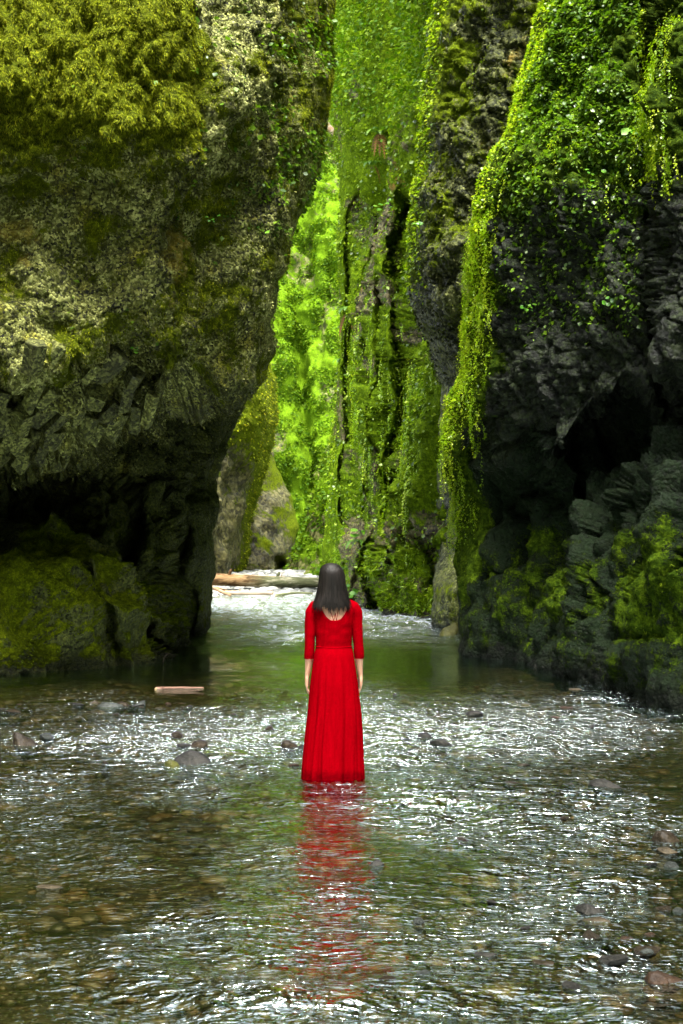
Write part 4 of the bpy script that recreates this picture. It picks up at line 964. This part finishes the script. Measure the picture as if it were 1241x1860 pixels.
ST = [(200, 1284, 46, 13, 'grey', 'low grey stone in the middle of the small stone row on the left'), (168, 1280, 36, 9, 'tan', 'pale flat stone at the left end of the small stone row'),
      (226, 1281, 26, 9, 'brown', 'small brown stone between the grey stones on the left'), (251, 1281, 26, 20, 'grey', 'pointed grey stone at the right end of the small stone row'),
      (22, 1292, 40, 6, 'brown', 'flat brown stone just above the water at the far left'), (42, 1348, 46, 26, 'brown', 'triangular reddish brown stone standing at the far left edge of the riffle'),
      (357, 1355, 34, 16, 'brown', 'brown stone resting behind the wet black boulder'), (352, 1384, 72, 26, 'dark', 'wet black boulder splashed by the riffle left of the woman'),
      (312, 1390, 26, 16, 'olive', 'small yellowish olive stone beside the black boulder'), (190, 1389, 16, 20, 'brown', 'narrow upright brown stone in the left riffle'),
      (528, 1358, 32, 17, 'brown', 'rounded brown stone beside the left hem of the red dress'), (549, 1359, 22, 10, 'dark', 'small dark stone touching the left side of the dress'),
      (532, 1391, 20, 5, 'red', 'tiny reddish stone close to the dress hem'), (800, 1349, 34, 16, 'dark', 'dark stone in the riffle right of the dress'),
      (770, 1337, 26, 9, 'dark', 'smaller dark stone behind the riffle stone right of the dress'), (930, 1426, 40, 9, 'brown', 'half drowned brown stone in the right riffle'),
      (1102, 1428, 56, 17, 'dark', 'wide wet black stone in the right riffle'), (1034, 1427, 30, 9, 'dark', 'low black stone left of the wide wet one'),
      (1212, 1530, 56, 34, 'brown', 'sharp pointed brown stone sticking up near the right edge'), (1214, 1546, 44, 8, 'tan', 'flat tan stone in front of the sharp pointed one'),
      (684, 1570, 34, 12, 'dark', 'small dark stone right of the red reflection'), (1076, 1655, 60, 18, 'dark', 'dark drowned stone in the lower right current'),
      (1090, 1678, 76, 12, 'tan', 'long pale stone awash in the lower right current'), (1134, 1710, 40, 10, 'red', 'rust red stone below the long pale stone'),
      (1218, 1782, 76, 22, 'red', 'big slanted rust and black stone at the lower right corner'), (516, 1822, 76, 12, 'grey', 'grey stone awash at the bottom left of the red reflection'),
      (1175, 1728, 24, 7, 'grey', 'small pale stone near the right edge below the rust red stone'), (1010, 1304, 24, 8, 'red', 'orange brown stone in the far right riffle'),
      (1191, 1248, 18, 6, 'tan', 'small tan stone at the foot of the right cliff'), (1046, 1252, 22, 4, 'tan', 'thin pale stone in the calm water before the right cliff'),
      (860, 1296, 30, 8, 'dark', 'small black stone in the far part of the right riffle'), (952, 1390, 26, 6, 'brown', 'tiny brown stone awash in the right riffle'),
      (1000, 1752, 52, 10, 'brown', 'brown stone awash near the bottom right'), (880, 1735, 46, 9, 'dark', 'dark stone awash near the bottom middle right'),
      (150, 1480, 34, 5, 'olive', 'olive stone barely breaking the dark water on the left'), (90, 1612, 44, 5, 'tan', 'pale flat stone awash on the lower left')]
for i, (px, py, w, h, kd, lb) in enumerate(ST): stone(px, py, w, h, kd, lb, i, lean=0.45 * math.sin(i * 2.3), peak=0.28 if ('pointed' in lb or 'triangular' in lb) else (0.4 if 'upright' in lb else 0.1), group='stones in the stream')
rs = random.Random(42)
small = [stone_mesh(200 + i) for i in range(6)]; SMM = []
for i, b in enumerate(small):
    m_ = bpy.data.meshes.new('stone'); b.to_mesh(m_); b.free(); m_.materials.append(SM[('dark', 'brown', 'dark', 'brown', 'grey', 'red')[i]]); SMM.append(m_)
for k in range(64):
    zx, zy, wx_, wy_ = rs.choice([(240, 1350, 260, 60), (900, 1330, 300, 70), (1000, 1480, 240, 120), (420, 1760, 300, 90), (980, 1740, 260, 110), (180, 1285, 200, 16), (720, 1110, 70, 16)])
    px, py = zx + rs.uniform(-1, 1) * wx_, zy + rs.uniform(-1, 1) * wy_; Y = floor_y(py)
    if 530 < px < 680 and py > 1180: continue
    o = bpy.data.objects.new('stone', rs.choice(SMM)); COL.objects.link(o); r_ = rs.uniform(.03, .085) * (.35 + min(Y, 40) / 22)
    o.location = ((px - CX) * Y / F, Y, -r_ * rs.uniform(.05, .3)); o.scale = (r_ * rs.uniform(.9, 1.6), r_, r_ * rs.uniform(.45, .75)); o.rotation_euler = (rs.uniform(-.3, .3), rs.uniform(-.3, .3), rs.uniform(0, 6))
    kn = ('black', 'brown', 'black', 'brown', 'grey', 'reddish')[SMM.index(o.data)]
    where = {(240, 1350): 'left riffle beside the black boulder', (900, 1330): 'riffle right of the red dress', (1000, 1480): 'rippled water on the right below the cliff', (420, 1760): 'shallow foreground left of the red reflection', (980, 1740): 'current at the lower right', (180, 1285): 'stone row before the left cliff foot', (720, 1110): 'far rapids behind her shoulder'}[(zx, zy)]
    o['label'] = 'small wet %s stone in the %s' % (kn, where); o['category'] = 'stone'; o['group'] = 'small %s stones in the %s' % (kn, where)
# boulders standing in the water at the foot of the right cliffs
for i, (px, py, w, h, kd, lb) in enumerate([(812, 1152, 46, 60, 'olive', 'mossy boulder leaning at the foot of the dark nose'), (1166, 1240, 74, 74, 'olive', 'broad mossy boulder standing at the foot of the right cliff'), (610 + 376, 1212, 40, 40, 'dark', 'black boulder at the waterline below the right cliff')]):
    o = stone(px, py, w, h, kd, lb, 60 + i, group='boulders under the right cliffs')

# pebbles on the bed, joined because nobody could count them
Vp, Fp, Tp, o_ = [], [], [], 0
tb = bmesh.new(); bmesh.ops.create_icosphere(tb, subdivisions=2, radius=1); tv = np.array([v_.co[:] for v_ in tb.verts]); tf = np.array([[v_.index for v_ in f_.verts] for f_ in tb.faces]); tb.free()
m = 5200
Yp = 3.8 + 15 * rng.random(m) ** 1.7; Xp = (rng.random(m) - .5) * (Yp * 0.62 + 1.2); rad = 0.018 + 0.06 * rng.random(m) ** 3
ang = rng.random(m) * 6.3; zb = bed_height(Xp, Yp)
sq = np.stack([rad * rng.uniform(.8, 1.5, m), rad * rng.uniform(.7, 1.1, m), rad * rng.uniform(.4, .75, m)], 1)
loc = tv[None] * sq[:, None] * (1 + 0.12 * rng.normal(size=(m, len(tv), 1)) * .6)
ca, sa = np.cos(ang)[:, None], np.sin(ang)[:, None]
pv = np.stack([loc[..., 0] * ca - loc[..., 1] * sa + Xp[:, None], loc[..., 0] * sa + loc[..., 1] * ca + Yp[:, None], np.minimum(loc[..., 2] + (zb + sq[:, 2] * .3)[:, None], -0.012)], -1)
fc = (tf[None] + (np.arange(m) * len(tv))[:, None, None]).reshape(-1, 3)
n = NT('stream_pebbles'); v = n.noise(n.pos(), 60, 4, .7)
pc = n.ramp(n.attr('tint'), [(0.0, (.010, .010, .005)), (.3, (.03, .027, .010)), (.55, (.062, .044, .016)), (.72, (.08, .074, .036)), (.9, (.10, .055, .02)), (1.0, (.18, .165, .11))])
M_PEB = n.done(n.principled(Base_Color=n.mix(n.math('MULTIPLY', v, .6), pc, (.02, .02, .01)), Roughness=.5))
link('pebbles', np_mesh('pebbles', pv, fc, {'tint': np.repeat(rng.random(m), len(tv))}), M_PEB, None, 'rounded brown and tan pebbles under the clear shallow water', None, 'stuff')

# grey shingle banks: by the logs and right behind the woman
m = 3600
half_ = m * 2 // 3
Xg_ = np.concatenate([rng.uniform(-6, 1.5, half_), rng.normal(2.7, 1.0, m - half_)]); Yg_ = np.concatenate([rng.uniform(49.5, 64, half_), rng.normal(40, 2.6, m - half_)])
rad = 0.05 + 0.16 * rng.random(m) ** 2.5; zb = bed_height(Xg_, Yg_)
sq = np.stack([rad * 1.3, rad, rad * .7], 1); loc = tv[None] * sq[:, None]
pv = np.stack([loc[..., 0] + Xg_[:, None], loc[..., 1] + Yg_[:, None], loc[..., 2] + (zb + .02)[:, None]], -1)
fc = (tf[None] + (np.arange(m) * len(tv))[:, None, None]).reshape(-1, 3)
n = NT('grey_shingle')
M_SH = n.done(n.principled(Base_Color=n.ramp(n.attr('tint'), [(0, (.06, .065, .06)), (.5, (.2, .21, .19)), (1, (.42, .42, .38))]), Roughness=.5))
link('shingle', np_mesh('shingle', pv, fc, {'tint': np.repeat(rng.random(m), len(tv))}), M_SH, None, 'grey shingle bank beside the far riffle and under the logs', None, 'stuff')

# ------------------------------------------------------------------ driftwood
def log(name, p0, p1, r0, r1, mat, label, cat, bend=0.0, stubs=(), end=True, group=None, seed=0, sides=20):
    p0, p1 = Vector(p0), Vector(p1); d = p1 - p0; L = d.length; d.normalize()
    u = d.cross(Vector((0, 0, 1))).normalized(); v = u.cross(d)
    root = empty(name, p0, label, cat, group)
    b = bmesh.new(); rgs = []; m_ = 34
    for i in range(m_):
        t = i / (m_ - 1); c = d * (L * t) + v * (bend * math.sin(math.pi * t)) ; r = r0 + (r1 - r0) * t
        ring = []
        for k in range(sides):
            a = 2 * math.pi * k / sides; q_ = np.array([math.cos(a) * 1.3 + seed * 9, math.sin(a) * 1.3, t * 5.0])
            rr = r * (1 + 0.10 * float(fbm(q_, 3, 30 + seed)))
            ring.append(b.verts.new(c + u * math.cos(a) * rr + v * math.sin(a) * rr))
        rgs.append(ring)
    for a_, b_ in zip(rgs, rgs[1:]):
        for k in range(sides): b.faces.new((a_[k], a_[(k + 1) % sides], b_[(k + 1) % sides], b_[k]))
    bmesh.ops.recalc_face_normals(b, faces=b.faces)
    bm_obj('trunk', b, mat, root)
    for q0, q1, ring in ((0, 1, rgs), ):
        for e_, t in (('a', 0.0), ('b', 1.0)):
            eb = bmesh.new(); c = d * (L * t); r = r0 if t == 0 else r1
            outer = [eb.verts.new(c + u * math.cos(2 * math.pi * k / sides) * r * .98 + v * math.sin(2 * math.pi * k / sides) * r * .98) for k in range(sides)]
            cen = eb.verts.new(c + d * (-.02 if t == 0 else .02))
            for k in range(sides): eb.faces.new((outer[k], outer[(k + 1) % sides], cen))
            bmesh.ops.recalc_face_normals(eb, faces=eb.faces); bm_obj('cut_end', eb, M_CUT, root, False)
    for t, L2, an in stubs:
        sb = bmesh.new(); c = d * (L * t); dr = (v * math.cos(an) + u * math.sin(an) + d * .3).normalized()
        tube(sb, [(c, r0 * .3, r0 * .3), (c + dr * (r0 + L2 * .5), r0 * .22, r0 * .22), (c + dr * (r0 + L2), r0 * .12, r0 * .12)], 8); bm_obj('branch_stub', sb, mat, root)
    return root
M_CUT = simple_material('cut_wood', (.22, .13, .06), (.4, .27, .14), 12)
def log_material(name, bark, stripped, tint, frac):
    n = NT(name); p = n.obj(); g_ = n.noise(n.mapv(p, (1.2, 9, 9)), 2.0, 6, .65); w = n.noise(n.mapv(p, (.6, 1.5, 1.5)), 1.2, 5, .6)
    c = n.ramp(g_, [(.32, bark[0]), (.68, bark[1])]); s_ = n.ramp(g_, [(.3, stripped[0]), (.7, stripped[1])])
    m_ = n.vramp(w, frac - .04, frac + .04); c = n.mix(m_, c, s_)
    return n.done(n.principled(Base_Color=c, Roughness=.75, Normal=n.bump(g_, .7, .03), Specular_IOR_Level=.3))
n = NT('orange_to_grey_log'); p = n.obj(); lg = n.noise(n.mapv(p, (1.2, 9, 9)), 2.0, 6, .65); lw = n.noise(n.mapv(p, (.8, 2.5, 2.5)), 1.4, 6, .65)
lc = n.mix(n.vramp(lw, .46, .56), n.ramp(lg, [(.32, (.03, .016, .006)), (.68, (.10, .05, .016))]), n.ramp(lg, [(.3, (.13, .065, .02)), (.7, (.24, .165, .08))]))
lq = n.mix(n.vramp(lw, .5, .62), n.ramp(lg, [(.32, (.03, .034, .014)), (.68, (.10, .11, .05))]), n.ramp(lg, [(.3, (.16, .15, .10)), (.7, (.28, .27, .19))]))
lx_ = n.math('ADD', n.node('SeparateXYZ', None, Vector=p).outputs[0], n.math('MULTIPLY', lw, 1.2))
M_LOGA = n.done(n.principled(Base_Color=n.mix(n.vramp(lx_, 2.0, 3.2), lc, lq), Roughness=.8, Normal=n.bump(lg, .8, .03), Specular_IOR_Level=.2))
M_LOGB = log_material('mossy_grey_log', ((.05, .06, .02), (.16, .17, .08)), ((.28, .25, .16), (.42, .38, .27)), None, .58)
M_LOGC = log_material('pale_driftwood', ((.18, .10, .05), (.30, .20, .11)), ((.26, .19, .12), (.38, .31, .22)), None, .5)
M_PINK = log_material('pink_driftwood', ((.10, .05, .035), (.18, .10, .07)), ((.17, .10, .07), (.26, .17, .125)), None, .5)
g_ = 'driftwood logs piled at the end of the stream'
log('log', at(364, 1050, 52), at(586, 1058, 52.6), .25, .17, M_LOGA, 'long thick log across the stream end, orange at left and grey behind the woman', 'log', -.05, [(.22, .16, .4), (.62, .12, -.4)], group=g_, seed=1)
log('log', at(424, 1046, 54.5), at(518, 1050, 54), .08, .06, M_LOGC, 'thin pale pole lying on top behind the thick logs', 'log', 0, [(.92, .14, .2)], group=g_, seed=3)
log('log', at(378, 1064, 50.6), at(418, 1081, 48.8), .075, .05, M_LOGC, 'pale orange stick slanting down at the left end of the jam', 'log', 0, [], group=g_, seed=4)
log('log', at(392, 1068, 50.4), at(424, 1078, 49.5), .06, .05, M_LOGA, 'short brown stick beside the slanting pale stick', 'log', 0, [], group=g_, seed=5)
log('log', at(408, 1077, 49.3), at(496, 1077, 49.0), .085, .065, M_LOGC, 'straight pinkish log lying on the shingle in front of the jam', 'log', 0, [(.3, .06, .3)], group=g_, seed=6)
log('log', at(500, 1082, 48.4), at(568, 1078, 48.6), .05, .03, M_LOGB, 'thin grey branch at the water edge left of the woman', 'log', 0.05, [], group=g_, seed=7)
log('driftwood', at(284, 1251, 16.4), at(369, 1250, 16.6), .021, .013, M_PINK, 'pale pink driftwood piece lying on the calm water at left', 'driftwood', .004, [(.12, .02, .9)], seed=8)
log('log', at(584, 222, 60), at(620, 250, 57), .16, .10, M_LOGC, 'pale dead trunk caught high up in the green gap', 'log', 0, [], seed=9)
# bent twig at the waterline on the left
tbm = bmesh.new(); tp = [at(296, 1206, 20.0), at(298, 1196, 20.0), at(303, 1189, 20.05), at(310, 1187, 20.1), at(315, 1191, 20.1), at(312, 1198, 20.1)]
tube(tbm, [(c, .008 - .0008 * i, .008 - .0008 * i) for i, c in enumerate(tp)], 8)
bm_obj('twig', tbm, SM['brown'], None, label='curled bare twig sticking out of the water by the left boulders', cat='twig')

# ------------------------------------------------------------------ ferns and single leafy plants
FERN = leaf_material('fern_frond', [(0.0, (.03, .09, .006)), (.5, (.08, .20, .012)), (1, (.16, .30, .02))], .3, .45)
DEADF = leaf_material('dead_fern_frond', [(0.0, (.05, .025, .008)), (.5, (.14, .07, .02)), (1, (.22, .12, .04))], .2, .7)
def frond(L, out, droop, seed):
    r = random.Random(seed); V, Fc, T = [], [], []; m_ = 15; o_ = Vector(out).normalized(); sd_ = o_.cross(Vector((0, 0, 1))).normalized()
    tint = r.random(); axis = []
    for i in range(m_):
        t = i / (m_ - 1); c = o_ * (L * t * (1 - .25 * t)) + Vector((0, 0, 1)) * (L * (0.42 * t - droop * t * t))
        w = L * .17 * math.sin(math.pi * min(1, .12 + t * .9)) ** .8
        for s in (-1, 1):
            axis.append((c, c + sd_ * (s * w) + o_ * w * .3 + Vector((0, 0, -.15 * w)), s, i))
    rach = {}
    for c, tip, s, i in axis:
        if i not in rach: rach[i] = len(V); V.append(c); T.append(tint)
    for c, tip, s, i in axis:
        if i + 1 in rach:
            V.append(tip); T.append(min(1, max(0, tint + r.uniform(-.15, .15)))); k = len(V) - 1
            Fc.append((rach[i], rach[i + 1], k) if s > 0 else (rach[i + 1], rach[i], k))
    return np.array([v_[:] for v_ in V]), np.array(Fc), np.array(T)
def fern(px, py, g, L, n_, label, dead=3, seed=0):
    Y = surf(g, px, py) - .05; root = empty('fern', at(px, py, Y), label, 'fern', 'ferns growing on the gorge walls')
    for k in range(n_):
        a = -math.pi * (0.06 + .88 * (k + .5) / n_) ; L_ = L * random.uniform(.7, 1.1)
        v_, f_, t_ = frond(L_, (math.cos(a), math.sin(a) * .8, .15), random.uniform(.45, .85), seed * 50 + k)
        link('frond', np_mesh('frond', v_, f_, {'tint': t_}, False), FERN, root)
    for k in range(dead):
        a = -math.pi * random.uniform(.2, .8)
        v_, f_, t_ = frond(L * random.uniform(.6, .9), (math.cos(a) * .6, math.sin(a) * .5, -.3), 1.3, seed * 50 + 30 + k)
        link('dead_frond', np_mesh('dead_frond', v_, f_, {'tint': t_}, False), DEADF, root)
fern(690, 243, CR3, .75, 9, 'sword fern with brown drooping fronds high on the mossy wall', 5, 1)
fern(637, 566, CR3, .8, 11, 'sword fern halfway up the left edge of the mossy wall', 6, 2)
fern(622, 655, CR3, .5, 7, 'small fern below the sword fern on the wall edge', 2, 3)
fern(652, 985, CR3, .75, 10, 'broad fern low on the mossy wall right above the woman', 1, 4)
fern(676, 1010, CR3, .6, 8, 'fern hanging beside the stone pillars near the water', 1, 5)
fern(632, 1035, CR3, .7, 9, 'low bright fern directly behind the woman', 0, 6)
fern(676, 300, CR3, .6, 8, 'bluish green fern below the brown fronds on the mossy wall', 1, 7)
PL = leaf_material('broad_leaf', [(0.0, (.05, .18, .01)), (.5, (.11, .32, .02)), (1, (.20, .42, .04))], .35, .35)
def broad_plant(px, py, g, n_, size, spread, label, seed):
    r = random.Random(seed); Y = surf(g, px, py) - .04; root = empty('leafy_plant', at(px, py, Y), label, 'plant', 'single leafy plants on the rock')
    for k in range(n_):
        a = r.uniform(-math.pi, 0); d_ = Vector((math.cos(a), -.5 - r.random() * .5, r.uniform(-.9, .5))).normalized()
        c = d_ * spread * r.uniform(.25, 1); up = (Vector((0, -.6, .8)) + Vector((r.gauss(0, .3), r.gauss(0, .3), r.gauss(0, .3)))).normalized()
        ax = (d_ - up * d_.dot(up)).normalized(); sd_ = ax.cross(up); s = size * r.uniform(.6, 1.1); V, Fc = [], []
        V.append(c)
        for q_, w in ((.2, .35), (.5, .5), (.8, .36)): V += [c + ax * s * q_ + sd_ * s * w + up * s * .08, c + ax * s * q_ - up * s * .03, c + ax * s * q_ - sd_ * s * w + up * s * .08]
        V.append(c + ax * s)
        Fc = [(0, 1, 2), (0, 2, 3), (1, 4, 5), (1, 5, 2), (2, 5, 6), (2, 6, 3), (4, 7, 8), (4, 8, 5), (5, 8, 9), (5, 9, 6), (7, 10, 8), (8, 10, 9)]
        link('leaf', np_mesh('leaf', np.array([v_[:] for v_ in V]), np.array(Fc), {'tint': np.full(len(V), r.random())}), PL, root)
    sb = bmesh.new(); tube(sb, [((0, .06, -.02), .006, .006), ((0, 0, 0), .005, .005), ((0, -spread * .4, .02), .003, .003)], 6); bm_obj('stem', sb, PL, root)
broad_plant(955, 556, CR1, 8, .07, .13, 'small leafy sprig on the bare black rock of the right cliff', 1)
broad_plant(1106, 545, CR1, 9, .075, .15, 'bright green sprig low on the dark face of the right cliff', 2)
broad_plant(1148, 238, CR1, 9, .10, .16, 'largest leafy sprig near the top right of the right cliff', 3)
broad_plant(1000, 292, CR1, 7, .07, .12, 'leafy sprig below the ivy on the right cliff', 4)
broad_plant(1082, 318, CR1, 8, .07, .14, 'light leafy sprig in the middle of the right cliff', 5)
broad_plant(768, 410, CR2, 10, .12, .26, 'bright leaf tuft on the dark edge of the hanging nose', 6)
broad_plant(700, 372, CR2 if False else CR3, 9, .16, .3, 'pale leafy tuft in the dark cleft of the mossy wall', 7)
broad_plant(470, 415, CL1, 6, .10, .14, 'single green sprig near the right edge of the left cliff', 8)
broad_plant(250, 632, CL1, 4, .07, .08, 'tiny bluish leaves above the broken blocks of the left cliff', 9)
broad_plant(640, 1065, CR3, 16, .22, .55, 'cluster of broad bright leaves beside the woman\'s head', 10)
broad_plant(640, 1088, CR3, 14, .2, .5, 'broad leaves low by the water behind the woman\'s shoulder', 11)
broad_plant(665, 965, CR3, 12, .22, .55, 'large leafed plant hanging from the mossy wall above the pillars', 12)
broad_plant(388, 398, CL1, 6, .06, .1, 'pale sprig on the grey rock in the middle of the left cliff', 13)
